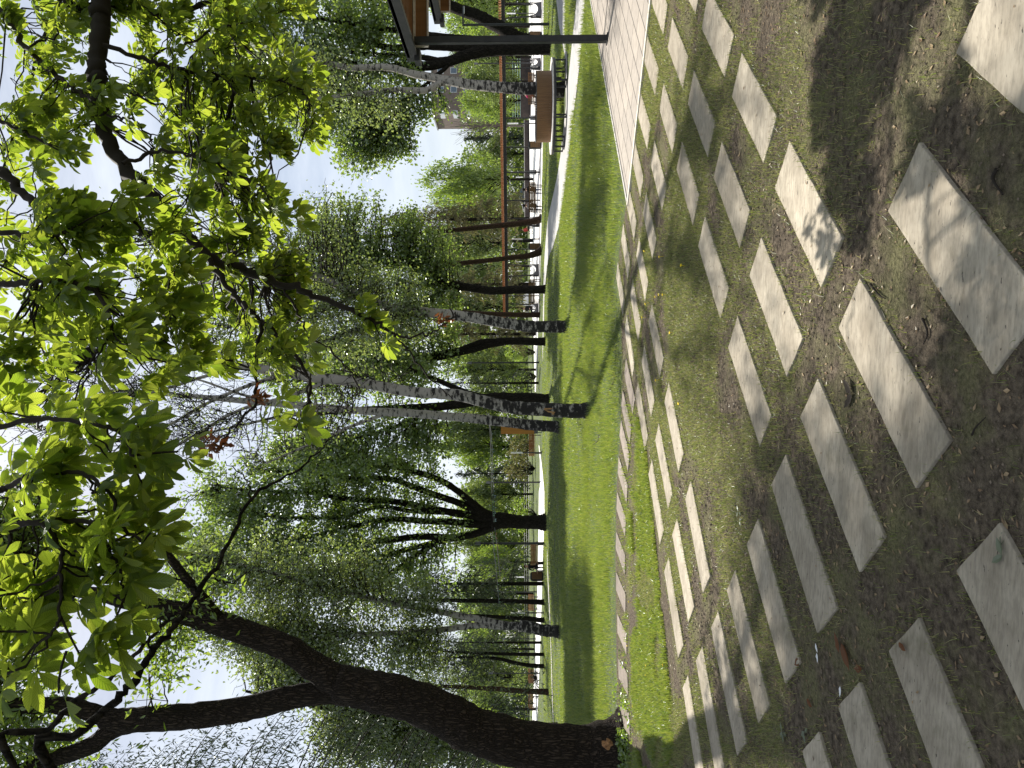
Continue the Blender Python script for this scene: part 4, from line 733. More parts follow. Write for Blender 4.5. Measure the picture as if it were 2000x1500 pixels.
br([(-30,20,6.6),(0,20,6.6),(40,80,6.3),(100,140,6.0),(150,175,5.8),(186,196,5.6)],.03,.014,.8)
br([(-40,215,5.6),(0,232,5.5),(52,258,5.4),(112,292,5.3)],.02,.007,1)
br(E0+[(130,4,6.6),(200,8,6.8),(260,24,7.0),(320,30,7.2),(400,8,7.4),(460,-30,7.6)],.06,.02,1)
br([(200,88,6.0),(280,116,6.1),(330,130,6.2),(400,144,6.3),(470,150,6.4),(540,156,6.5),(600,188,6.5),(612,240,6.4)],.022,.005,1)
br([(400,144,6.3),(440,156,6.3),(480,220,6.1),(520,272,6.0),(540,290,6.0)],.010,.004,1)
br([(204,160,5.7),(280,192,5.9),(360,232,6.0),(412,280,6.0)],.014,.005,1)
br([(208,224,5.5),(260,236,5.5),(292,270,5.5),(300,300,5.4)],.010,.005,1)
br([(240,320,5.1),(316,296,5.2),(400,312,5.2),(480,348,5.2),(532,384,5.1),(560,416,5.0)],.015,.005,1)
br([(340,100,6.5),(420,60,6.8),(500,40,7.0),(560,20,7.0)],.012,.005,1)
br([(290,20,7.0),(360,70,7.0),(420,100,7.0),(470,80,7.0)],.010,.004,1)
br([(60,92,6.2),(110,70,6.4),(130,20,6.5)],.012,.006,1)
# boughs further up, above the frame, that carry the shade
for a in [[(-160,1100,5.2),(-140,800,5.4),(-180,560,5.8)],[(-420,300,6),(-350,600,5.6),(-360,900,5.2),(-380,1200,5)],[(-700,200,6),(-700,700,5.2),(-760,1150,4.8)],[(-300,40,7),(-150,300,7.6),(-100,560,7.6)],[(150,-100,8.2),(60,150,8.4),(-20,420,8.2)]]: br(a,.03,.01,.8)
smp=[];bb=MB()
def shoot(p,d_,n,size,spread=1.):
    """a short shoot ending in n leaves that droop outwards"""
    if shades(p): return
    L=R.uniform(.06,.2); e=p+d_*L+np.array([0,0,.02]); bb.tube(bez(p,e,4,.1),[.006,.005,.0045,.004],4,cap=False); a0=R.uniform(0,6.28)
    for i in range(n):
        a=a0+i*2.4+R.normal(0,.3); o=np.array([math.cos(a),math.sin(a),0]); ax=o*1.0+d_*.35+np.array([0,0,R.uniform(-1.1,.05)]); nm=np.array([0,0,1.])+R.normal(0,.35,3)+o*.45
        put_leaf(e-d_*L*R.uniform(0,.5),ax,nm,size*R.uniform(.75,1.15))
for pts,r0,r1,lv in BR:
    c=smooth_line([P(*p) for p in pts],7); n=len(c); c[1:-1]+=R.normal(0,.012 if pts[0][2]>4.5 else .004,(n-2,3)); bb.tube(c,np.linspace(r0,r1,n)*(1+.06*R.normal(size=n)),8,.03)
    smp.append(c[n//4:]); L=np.linalg.norm(np.diff(c,axis=0),axis=1).sum(); m=int(L/(.13 if pts[0][2]>3.4 else .19)*lv)
    for i in range(m):
        t=R.uniform(.25,1) if i else 1.; k=min(n-2,int(t*(n-1))); d_=unit(1)[0]*.8+(c[k+1]-c[k])/np.linalg.norm(c[k+1]-c[k])*.8; d_[2]-=.1; d_/=np.linalg.norm(d_); shoot(c[k] if i else c[-1],d_,R.integers(3,6) if pts[0][2]>3.4 else R.integers(2,5),R.uniform(.11,.15)*(1 if pts[0][2]>3.4 else 1.06))
smp=np.vstack(smp)
# leaf masses: pixel centre, pixel spread, distance, depth spread, shoots
for x,y,rx,ry,D,sd,n in [(90,60,110,80,7,.7,16),(300,60,120,60,7.2,.7,20),(430,60,90,60,7.4,.6,16),(120,230,120,80,6.2,.6,16),(310,150,110,60,6.7,.6,20),(430,190,100,60,6.8,.6,20),(350,260,90,60,6.8,.5,18),(530,190,70,60,6.9,.5,14),(590,235,35,30,6.8,.3,6),(470,280,70,50,6.6,.5,15),(500,370,60,40,6.9,.35,14),(430,360,80,60,7.2,.35,18),(560,130,60,60,7,.4,9),
 (60,420,90,80,4.8,.4,11),(200,450,110,80,4.7,.3,11),(330,420,90,60,4.8,.22,8),(120,560,120,80,4.4,.4,13),(290,570,90,60,4.5,.25,9),(420,480,80,60,7.1,.3,20),(430,590,80,50,7.0,.3,16),(540,520,50,50,6.6,.35,16),(545,590,50,40,6.5,.3,13),(490,660,80,36,5.9,.3,14),(350,650,90,45,4.3,.25,9),(430,698,50,24,5.6,.3,5),(250,690,60,40,3.9,.25,5),(565,695,40,24,5.6,.25,7),(480,430,70,60,7.1,.3,14),
 (60,640,90,70,4.1,.4,9),(165,735,50,40,3.6,.2,3),(215,690,40,30,3.6,.2,2),(30,850,60,50,3.3,.2,3),(110,880,60,40,3.2,.2,3),(215,855,40,40,3.1,.15,2),(275,915,20,20,3,.1,1),(80,980,80,50,3.1,.2,4),(190,985,50,40,3.0,.15,3),(40,1080,60,50,2.95,.2,4),(150,1070,70,40,2.9,.15,4),(255,1060,30,25,2.85,.1,2),(60,1170,60,50,2.8,.15,4),(175,1140,50,40,2.8,.15,3),(215,1175,30,25,2.75,.1,1),(75,1240,40,25,2.7,.1,2),(125,1275,30,20,2.6,.1,1),(50,1300,25,22,2.6,.1,1),(550,836,24,34,5.15,.12,2)]:
    for i in range(n):
        u=unit(1)[0]*R.random()**.45; c=P(x+u[0]*rx,y+u[1]*ry,D+u[2]*sd)
        for kf in (1,1.1,.9,1.2,.82): 
            c=P(x+u[0]*rx,y+u[1]*ry,(D+u[2]*sd)*kf)
            if not shades(c): break
        else: continue
        df=smp-c; dist=np.linalg.norm(df,axis=1); s=smp[np.argmin(dist)]; Ld=dist.min()
        if Ld>.12: bb.tube(bez(s,c,6,.06,.03),np.linspace(min(.012,.004+Ld*.008),.004,6),5,cap=False)
        d_=(c-s)/(Ld+1e-6)+unit(1)[0]*.4; d_[2]-=.05; d_/=np.linalg.norm(d_); shoot(c,d_,R.integers(3,6) if D>3.4 else R.integers(2,5),R.uniform(.105,.15)*(1 if D>3.4 else 1.06))
# unseen overhead leaf mass above the frame, added to block sky light
for x0,y0,z0,sx,sy,sz,n in [(3.2,6.6,7.2,1.5,1.2,.8,40),(1.2,6.0,6.4,1.2,1.0,.6,24),(-.3,4.6,5.4,.9,.8,.4,14),(2.5,1.5,6.6,2.6,2.2,.8,150),(.5,-.6,6.2,2.4,2.0,.8,110),(4.6,3.2,7.4,1.6,1.6,1.0,60)]:
    for i in range(n):
        c=np.array([x0,y0,z0])+R.normal(size=3)*np.array([sx,sy,sz])*.6; s=smp[np.argmin(np.linalg.norm(smp-c,axis=1))]; bb.tube(bez(s,c,5,.05,.03),[.010,.008,.006,.005,.004],4,cap=False); smp=np.vstack([smp,[c]]); shoot(c,unit(1)[0],R.integers(3,6),.15)
for kk in range(2): c=P(548+8*kk,832+10*kk,5.15); shoot(c,np.array([0,-.3,-1.]),5,.175)
tb.build('trunk','bark_dark',chroot,True); bb.build('boughs','twig',chroot,True); o=chb.build('leaves','chest',chroot,True); o['kind']='stuff'
# withered leaf clumps hanging from its twigs
def dead(x,y,d,s,label):
    c=P(x,y,d); b=MB(); C=c+R.normal(0,s*.35,(34,3))*np.array([1,1,1.1]); leaves(b,C,s*.75,.5,.9,.2); b.tube(bez(c+[0,0,s*.9],c,4),[.004,.004,.003,.003],4,cap=False); return tag(b.build('dead_leaf_clump','dead',loc=c),label,'dead leaves','withered leaf clumps')
dead(415,870,5.4,.12,'largest rusty withered leaf clump, hanging lowest on a bare twig before the sky')
dead(500,776,5.4,.09,'withered brown leaf clump against the birch trunk, right of the largest one')
dead(862,626,5.6,.075,'small dead red brown leaf hooked on the twig before the arching birch')
# the bare boughs crossing from the left
rt=thing('young_bare_tree','leafless dark boughs slanting in from the left edge before the big ash','tree',(-3.3,3.1,0)); tb=MB()
tk=smooth_line([(-3.3,3.1,-.1),(-3.28,3.1,1.2),(-3.2,3.1,2.3),(-3.15,3.1,3.6)],5); tb.tube(tk,np.linspace(.07,.03,len(tk)),10,.03); q0=np.array([-3.19,3.1,2.5])
def bw(pts,r0,r1,first=True):
    c=[q0]*0+[np.array(q0)] if first else []; c=smooth_line(c+[P(*p) for p in pts],6); n=len(c); c[1:-1]+=R.normal(0,.006,(n-2,3)); tb.tube(c,np.linspace(r0,r1,n)*(1+.1*R.normal(size=n)),8,.04)
bw([(96,1500,3.3),(160,1432,3.35),(220,1372,3.4),(262,1330,3.45),(296,1276,3.5),(340,1222,3.6),(384,1160,3.7),(440,1076,3.8),(488,976,3.9),(540,940,4.0),(600,900,4.1),(640,860,4.2)],.026,.004)
bw([(28,1496,3.1),(90,1430,3.2),(160,1360,3.25),(220,1318,3.3),(280,1260,3.35),(320,1220,3.4),(342,1195,3.4)],.018,.006)
bw([(384,1160,3.7),(360,1136,3.7),(310,1132,3.7),(286,1138,3.7)],.008,.003,False); bw([(420,1130,3.75),(450,1140,3.8),(480,1120,3.8)],.006,.002,False); bw([(488,976,3.9),(484,940,3.9),(440,900,3.9)],.006,.002,False); bw([(296,1276,3.5),(290,1230,3.5),(312,1164,3.5)],.005,.002,False)
tb.build('boughs','bark_dark',rt,True)
# ------------------------------------------------------------------ furniture of the park
def rbox(c,d,rz=0,m=None,name='part',parent=None,bev=.006):
    bm=bmesh.new(); bmesh.ops.create_cube(bm,size=1); bmesh.ops.scale(bm,vec=d,verts=bm.verts); bmesh.ops.bevel(bm,geom=bm.edges[:],offset=bev,segments=2,affect='EDGES'); bmesh.ops.rotate(bm,matrix=Matrix.Rotation(rz,3,'Z'),verts=bm.verts); bmesh.ops.translate(bm,vec=c,verts=bm.verts)
    me=bpy.data.meshes.new(name); bm.to_mesh(me); bm.free(); me.materials.append(MT[m]); o=bpy.data.objects.new(name,me); COL.objects.link(o)
    if parent is not None: o.parent=parent
    return o
def lb_(root): return root   # parts below are built in the thing's own space (origin at its base)
class LMB(MB):
    def build(s,name,m,parent=None,smooth=False,loc=None):
        l=parent.location.copy() if parent is not None else None
        if parent is not None:
            off=np.array(l); s.v=[v+off for v in s.v]
        return MB.build(s,name,m,parent,smooth,loc)
# canopy with slatted soffit at the right
def canopy(label,x0,y0,px_,py_):
    rt=thing('park_canopy',label,'canopy',(px_,py_,0),'steel and wood canopies'); X0,Y0=x0-px_,y0-py_; LX,LY=4.6,5.2
    b=LMB(); b.box((X0+LX/2,Y0-LY/2,3.56),(LX,LY,.05)); b.build('roof_plate','steel',rt)
    b=LMB(); b.box((X0+.04,Y0-LY/2,3.50),(.08,LY+.3,.20)); b.box((X0+LX/2+.04,Y0+.04,3.50),(LX,.08,.20)); b.box((X0+.02,Y0+.02,3.40),(.22,.22,.10)); b.build('edge_beam','steel',rt)
    b=LMB(); 
    for i in range(int(LY/.135)): b.box((X0+LX/2+.14,Y0-.10-i*.135,3.49),(LX-.1,.052,.02))
    b.build('soffit_slats','wood',rt)
    b=LMB(); b.box((X0+.105,Y0-LY/2,3.47),(.05,LY,.05)); b.box((X0+LX/2+.1,Y0-.03,3.455),(LX,.05,.04)); b.box((X0+LX/2+.2,Y0-.02,3.215),(LX,.04,.03)); b.box((X0+.2,Y0-.02,3.33),(.03,.045,.24)); b.build('trim','trim',rt)
    b=LMB()
    for i in range(4): b.box((X0+LX/2+.2,Y0,3.25+i*.055),(LX,.03,.054))
    b.build('fascia_slats','wood',rt)
    b=LMB(); b.box((0,0,1.72),(.105,.105,3.42)); b.box((-.055,-.03,1.7),(.008,.03,3.2)); b.build('post','steel',rt); b=LMB(); b.box((0,0,.03),(.16,.16,.02)); b.build('base_plate','steel',rt); return rt
pc=G(1189,76); canopy('dark steel canopy with warm slatted soffit on a black post at the right edge',5.86,pc[1]+.18,pc[0],pc[1])
canopy('second canopy further back, only its forked pale corner showing',8.62,16.4,9.25,16.25)
# round tree bench
c=G(1108,175); cx,cy=c[0],24.0
rt=thing('tree_bench','round bench with curved wooden back encircling a forked birch','bench',(cx,cy,0)); n=64
def ring(b,r0,r1,z0,z1,n=64,g=0.):
    a=np.linspace(0,2*math.pi,n,endpoint=False); cs,sn=np.cos(a),np.sin(a); v=np.concatenate([np.stack([r*cs,r*sn,np.full(n,z)],1) for r,z in ((r0,z0),(r1,z0),(r1,z1),(r0,z1))]); i=np.arange(n); j=(i+1)%n
    b.add(v,np.concatenate([np.stack([p*n+i,p*n+j,((p+1)%4)*n+j,((p+1)%4)*n+i],1) for p in range(4)]))
b=LMB()
for k in range(96):
    a=k*2*math.pi/96; b.box((1.14*math.cos(a),1.14*math.sin(a),.73),(.03,.070,.50),a)
b.build('backrest','wood_dk',rt)
b=LMB(); ring(b,1.08,1.16,.985,1.0); ring(b,1.10,1.12,.47,.50); b.build('back_rail','steel',rt)
b=LMB(); ring(b,1.17,1.57,.44,.475); b.build('seat','trim',rt); b=LMB(); ring(b,1.52,1.56,.36,.44); ring(b,1.1,1.14,.36,.44); b.build('seat_frame','steel',rt)
for k in range(8):
    a=k*math.pi/4+.2; b=LMB(); b.box((1.5*math.cos(a),1.5*math.sin(a),.18),(.05,.05,.36),a); b.box((1.13*math.cos(a),1.13*math.sin(a),.18),(.05,.05,.36),a); b.box((1.32*math.cos(a),1.32*math.sin(a),.02),(.42,.05,.03),a); b.build('leg','steel',rt)
# long pergola over the plaza with U shaped swings
A=P(981,-190,44.2); B=P(992.5,628,57.5); A[2]=B[2]=2.62; dr=(B-A); LL=np.linalg.norm(dr); dr/=LL; nr=np.array([-dr[1],dr[0],0]); rz=math.atan2(dr[1],dr[0])
mid=(A+B)/2; rt=thing('pergola','long flat pergola with rusty wooden slats over a black beam along the plaza','pergola',(mid[0],mid[1],0))
b=LMB(); k=int(LL/.165)
for i in range(k): b.box((dr*((i+.5)/k-.5)*LL+[0,0,2.82])[:3]*np.array([1,1,1]),(.085,2.3,.17),rz)
b.build('slats','rust',rt)
b=LMB(); 
for s in (-.95,.95): b.box(nr*s+[0,0,2.60],(LL,.10,.22),rz)
b.build('beam','steel',rt)
def swing(t,turn,label,wd=.98):
    p=A+dr*t; rt=thing('swing_seat',label,'swing seat',(p[0],p[1],0),'U shaped swings under the pergola'); rt.rotation_euler=(0,0,turn); w=wd/2
    b=LMB()   # panel with the U cut out, outer post edges running up to the beam
    n=15; a=np.linspace(math.pi,2*math.pi,n); ux=w*.84*np.cos(a); uz=.74+.50*np.sin(a); y=.16
    top=[];bot=[]
    v=[]; 
    for yy in (-y,y):
        v+= [(x_,yy,z_) for x_,z_ in zip(ux,uz)]+[(w*x_/abs(ux[0]) ,yy,.02) for x_ in ux]
    v=np.array(v); m=2*n; i=np.arange(n-1); q=np.concatenate([np.stack([n+i,n+i+1,i+1,i],1),np.stack([m+i,m+i+1,m+n+i+1,m+n+i],1)])
    b.add(v,q); b.build('panel','grey',rt)
    b=LMB(); v=np.concatenate([np.stack([ux,np.full(n,-y-.01),uz+.012],1),np.stack([ux,np.full(n,y+.01),uz+.012],1)]); b.add(v,np.stack([i,i+1,n+i+1,n+i],1)); b.build('seat_shell','white',rt)
    for s in (-1,1):
        b=LMB(); b.tube(np.array([[s*w*.86,0,.6],[s*w*.9,0,1.2],[s*w*1.06,0,2.5]]),[.055,.05,.04],6); b.tube(np.array([[s*w*.98,0,0],[s*w*.98,0,.72]]),[.05,.05],6); b.build('arm','steel',rt)
    return rt
yy=[(20,.0),(125,.55),(230,1.2),(336,1.25),(434,.75),(528,.25),(604,.35)]
LBL=['rightmost of the U shaped swings, facing the viewer by the right edge','U shaped swing half hidden by the round bench','narrow looking swing turned edge on, left of the round bench','swing turned edge on between the two litter bins','swing beside the left leaning slim pine','U shaped swing facing the viewer between the swept pine and the V forked maple','leftmost swing, under the pergola end']
for (y_,tn),l in zip(yy,LBL):
    t=np.interp(y_,[-190,20,125,230,336,434,528,604,628],[0,5.6,8.6,11.4,14.4,17.6,20.8,23.6,24.5])*LL/24.5; 
    # solve the parameter whose picture column matches
    ts=np.linspace(0,LL,400); pp=A+np.outer(ts,dr); col=750-F*(pp[:,0]/(pp[:,1])) ; t=ts[np.argmin(np.abs(col-y_))]
    swing(t,rz*0+tn,l)
# posts of the pergola
for y_ in (-60,75,180,283,385,480,570,624):
    pp=A+np.outer(np.linspace(0,LL,400),dr); t=np.linspace(0,LL,400)[np.argmin(np.abs(750-F*pp[:,0]/pp[:,1]-y_))]; b=LMB(); b.box(A*[1,1,0]+dr*t+nr*.95-np.array([mid[0],mid[1],0])+[0,0,1.25],(.07,.07,2.5),rz); b.build('post','steel',rt)
# litter bins
def litter_bin(y,x,d,label,w=.46,h=.86,m='wood_dk',rz=0.,name='litter_bin'):
    p=P(1030,y,d); rt=thing(name,label,'litter bin',(p[0],p[1],0),'litter bins'); rt.rotation_euler=(0,0,rz)
    rbox((0,0,h/2+.03),(w,w*.8,h),0,'steel','casing',rt,.05); b=LMB()
    for i in range(5): b.box((0,-w*.4-.006,.13+i*(h-.18)/5+.06),(w*.86,.02,(h-.2)/5-.012))
    b.build('cladding',m,rt); b=LMB(); b.box((0,0,h+.05),(w*.7,w*.5,.03)); b.build('lid','steel',rt); return rt
litter_bin(70,1061,46,'wood clad litter bin just left of the bracket lamp post')
litter_bin(284,1060,47,'wood clad litter bin with rounded dark frame, alone on the bright plaza')
litter_bin(482,1057,50,'wood clad litter bin next to the white tube lamp by the swept pine')
litter_bin(1126,1060,47,'broad grey litter bin beside the seated person in black',.56,.86,'wood_dk',.5)
# benches
def bench(label,p,rz,L=2.1,back=True,m='wood_dk'):
    rt=thing('park_bench',label,'bench',(p[0],p[1],0),'park benches'); rt.rotation_euler=(0,0,rz); b=LMB()
    for i in range(4): b.box((0,-.18+i*.12,.44),(L,.10,.035))
    b.build('seat',m,rt)
    if back:
        b=LMB()
        for i in range(4): b.box((0,.25+i*.012,.53+i*.105),(L,.03,.09))
        b.build('backrest',m,rt)
    for s in (-1,1):
        b=LMB(); x=s*(L/2-.18)
        for q in ((x,-.2),(x,.2)): b.box((q[0],q[1],.21),(.045,.045,.42))
        b.box((x,0,.02),(.045,.44,.03)); b.box((x,0,.405),(.045,.44,.03))
        if back: b.box((x,.29,.62),(.04,.03,.5))
        b.build('leg_frame','steel',rt)
    return rt
pb=P(1030,388,47.5); bench('dark bench on the plaza with two people seated, seen from behind',pb,math.pi+.05)
p2=P(1030,568,52); bench('dark slatted bench partly hidden by the V forked maple',p2,math.pi-.5,2.0)
p3=P(1030,176,50); bench('long dark bench on the plaza behind the round tree bench',p3,math.pi,2.3)
p4=P(1030,868,52.5); bench('pale topped bench with thin frame legs beside the orange stele',p4,.12,1.75,True,'wood')
p5=P(1030,1081,46.5); bench('brown bench beside the dark lamp post, left of the fan tree',p5,.35,1.5,True,'wood')
p6=P(1030,1178,60); bench('small distant bench behind the tallest trunk of the left row',p6,.1,1.4,True,'wood')
p7=P(1030,1322,64); bench('small distant bench at the left between the bent trunk and brown trunk',p7,.1,1.3,True,'wood')
p8=P(1030,1372,64); bench('small distant bench between the brown trunk and the big ash',p8,.1,1.3,True,'wood')
# orange stele
p=P(1030,839,51); rt=thing('information_stele','tall orange wooden stele on a grey foot behind the second birch','stele',(p[0],p[1],0)); b=LMB(); b.box((0,0,1.75),(.64,.16,2.45)); 
b.build('panel','wood_or',rt); b=LMB(); b.box((0,0,.39),(.60,.18,.27)); b.build('plinth','grey',rt)
for s in (-1,1): b=LMB(); b.box((s*.22,0,.13),(.05,.05,.26)); b.build('leg','steel',rt)
# lamps
def tubelamp(y,d,h,label,w=.11,tube=.85):
    p=P(1030,y,d); rt=thing('park_lamp',label,'lamp',(p[0],p[1],0),'white tube lamps'); b=LMB(); b.tube(np.array([[0,0,0],[0,0,h-tube]]),[w*.42,w*.42],10); b.build('pole','steel',rt); b=LMB(); b.tube(np.array([[0,0,h-tube],[0,0,h]]),[w*.5,w*.5],12); b.build('lamp_tube','white',rt); b=LMB(); b.tube(np.array([[0,0,0],[0,0,.05]]),[w*1.1,w*1.0],12); b.build('base_plate','steel',rt)
def hz(v,d): return H+(1014-v)*px(d)
tubelamp(241,55,hz(993,55),'white tube lamp just left of the round tree bench')
tubelamp(467,54,hz(1000,54),'white tube lamp beside the bin by the swept pine')
tubelamp(884,50,hz(997,50),'white tube lamp in front of the orange stele bench')
tubelamp(1197,47,hz(999,47),'white tube lamp right of the double birch')
tubelamp(1127,60,hz(1003,60),'white tube lamp seen above the broad grey bin')
tubelamp(26,66,hz(992,66),'white tube lamp seen through the rightmost swing')
tubelamp(511,86,hz(1006,86),'small far white tube lamp, right one of a row of three under the pergola'); tubelamp(520,88,hz(1007,88),'small far white tube lamp, middle one of a row of three under the pergola'); tubelamp(529,90,hz(1008,90),'small far white tube lamp, left one of a row of three under the pergola')
tubelamp(346,84,hz(1009,84),'far white tube lamp above the low wall, left of the twin lamp')
def polelamp(y,base,top,label,arm=0.,w=.07,twin=False,m='steel',d=None):
    d=d or F*H/(base-1014.3); p=P(base,y,d); h=hz(top,d); rt=thing('street_lamp',label,'street lamp',(p[0],p[1],0),'lamp posts'); b=LMB(); b.tube(np.array([[0,0,0],[0,0,h]]),[w,w*.75],8); b.build('pole',m,rt)
    if arm: b=LMB(); b.box((arm/2,0,h-.04),(abs(arm),.07,.08)); b.build('arm','steel',rt); b=LMB(); b.box((arm*.8,0,h-.10),(abs(arm)*.35,.10,.03)); b.build('lamp_head','white',rt)
    if twin:
        for s in (-1,1): b=LMB(); b.box((s*.36,0,h-.55),(.55,.16,1.15),0,.85); b.build('lamp_head','white',rt)
    if not arm and not twin: b=LMB(); b.tube(np.array([[0,0,h],[0,0,h+.35]]),[w*1.5,w*1.2],8); b.build('lamp_head','grey',rt)
    b=LMB(); b.box((0,0,.02),(.3,.3,.04)); b.build('base_plate','steel',rt); return rt
polelamp(47,1076,905,'black square post with a bracket arm at the top, near the right edge',.95,.075)
polelamp(708,1053,921,'tall thin lamp post with a small head left of the low forking maple',0,.07)
polelamp(942,1054,957,'plain dark post at the pale path right of the fan tree',0,.07)
polelamp(1061,1062,937,'dark lamp post by the brown bench left of the fan tree',0,.085)
polelamp(327,1033,962,'far mast with two white rectangular lamp heads above the pergola',0,.06,True,'grey')
polelamp(123,1046,935,'slim lamp post behind the round bench, right of its birch',0,.07)
polelamp(1156,1047,982,'thin dark post beyond the path, right of the tallest left trunk',0,.06)
polelamp(1248,1045,985,'thin dark post seen left of the double birch',0,.06)
polelamp(1315,1052,960,'dark post near the distant benches at the left',0,.06)
p=P(1030,656,72); rt=thing('park_lamp','white capsule shaped lamp on a thin post between two trunks','lamp',(p[0],p[1],0)); h=hz(959,72); b=LMB(); b.tube(np.array([[0,0,0],[0,0,h-1]]),[.05,.05],8); b.build('pole','steel',rt); b=LMB(); b.tube(np.array([[0,0,h-1],[0,0,h-.85],[0,0,h-.15],[0,0,h]]),[.06,.17,.17,.05],12); b.build('lamp_tube','white',rt)
# low walls, railings, building
def wallbox(label,name,x0,y0,x1,y1,d0,d1,h,m,cap='conc'):
    a=P(1030,y0,d0); b_=P(1030,y1,d1); a[2]=b_[2]=0; c=(a+b_)/2; L=np.linalg.norm(b_-a); z=math.atan2(b_[1]-a[1],b_[0]-a[0]); rt=thing(name,label,'wall',c); b=LMB(); b.box((0,0,h/2),(L,.35,h),z); b.build('wall',m,rt); b=LMB(); b.box((0,0,h+.04),(L+.1,.45,.08),z); b.build('coping',cap,rt)
wallbox('long low dark wall with pale coping along the far plaza edge','low_wall',0,236,0,438,100,96,.72,'wallk')
wallbox('dark flat hoarding beyond the plaza behind the round bench','hoarding',0,112,0,231,84,88,1.25,'wallk','steel')
def railing(label,y0,y1,d,h0,h1,n,m):
    a=P(1030,y0,d); b_=P(1030,y1,d); a[2]=b_[2]=0; c=(a+b_)/2; rt=thing('railing',label,'railing',c); b=LMB()
    for i in range(n): z=h0+(h1-h0)*i/(n-1); b.tube(np.array([a-c+[0,0,z],b_-c+[0,0,z]]),[.03,.03],5)
    b.build('rails',m,rt); b=LMB()
    for i in range(9): p=a+(b_-a)*i/8-c; b.tube(np.array([p,p+[0,0,h1]]),[.035,.035],5)
    b.build('posts','grey',rt)
cloth('mint',(.28,.42,.38))
railing('pale green railing above the hoarding behind the round bench',108,230,90,1.35,2.3,4,'mint')
railing('thin dark railing along the far lawn edge, left of the stele',860,1400,98,.35,.95,3,'steel')
p=P(1030,196,158); rt=thing('apartment_building','brown brick apartment block with white corner balconies rising above the trees','building',(p[0],p[1],0)); hb=hz(846,158); wl=P(0,217,158)[0]-p[0]; wr=P(0,120,158)[0]-p[0]
b=LMB(); b.box(((wl+wr)/2,6,hb/2),(wr-wl,12,hb)); b.build('wall','brick',rt); b=LMB(); b.box(((wl+wr)/2,6,hb+.15),(wr-wl+.5,12.5,.3)); b.build('roof','conc',rt)
for k in range(6):
    z=hb-1.9-k*3.0
    for xx in (wl+4.6,wl+6.6,wl+8.9): 
        f=LMB(); f.box((xx,-.03,z),(1.4,.08,1.5)); o=f.build('window','white',rt); f=LMB(); f.box((xx,-.08,z),(1.15,.05,1.25)); q=f.build('pane','glass',rt); q.parent=o
    f=LMB(); f.box((wl-.45,1.6,z-.3),(.9,2.6,1.1)); f.build('balcony','white',rt)
# ribbon cords between the trees
def cord(label,pts,d,cols):
    c=smooth_line([P(x,y,d) for x,y in pts],10); l=c[0]; rt=thing('ribbon_cord',label,'cord',(l[0],l[1],0),'cords with coloured ribbons'); b=MB(); b.tube(c,np.full(len(c),.018),4,cap=False); b.build('cord','grey',rt)
    fl=MB()
    for i in range(3,len(c)-1):
        for q in range(1 if R.random()<.6 else 0): 
            p=c[i]+(c[i+1]-c[i])*R.random(); w=.025; l_=R.uniform(.05,.14); fl.add([p+[-w,0,0],p+[w,0,0],p+[w*.6,.03,-l_],p+[-w*.7,.02,-l_*.8]],[[0,1,2,3]])
    fl.build('ribbons',cols,rt)
cloth('ribbon_g',(.22,.42,.30)); cloth('ribbon_o',(.5,.28,.18)); cloth('ribbon_b',(.35,.45,.55))
cord('upper green ribbon cord strung from the birches to the fan tree',[(955,806),(958,860),(960,930),(962,990),(964,1020)],41,'ribbon_g')
cord('lower pale ribbon cord strung from the birches to the fan tree',[(951,806),(960,850),(963,930),(966,1000),(966,1020)],40.5,'ribbon_b')
cord('orange ribbon cord from the fan tree to the drooping spruce',[(966,1030),(970,1060),(974,1095),(977,1130)],41.5,'ribbon_o')
cord('thin green ribbon cord above the orange one, left of the fan tree',[(962,1030),(964,1070),(969,1110),(975,1180)],42,'ribbon_g')
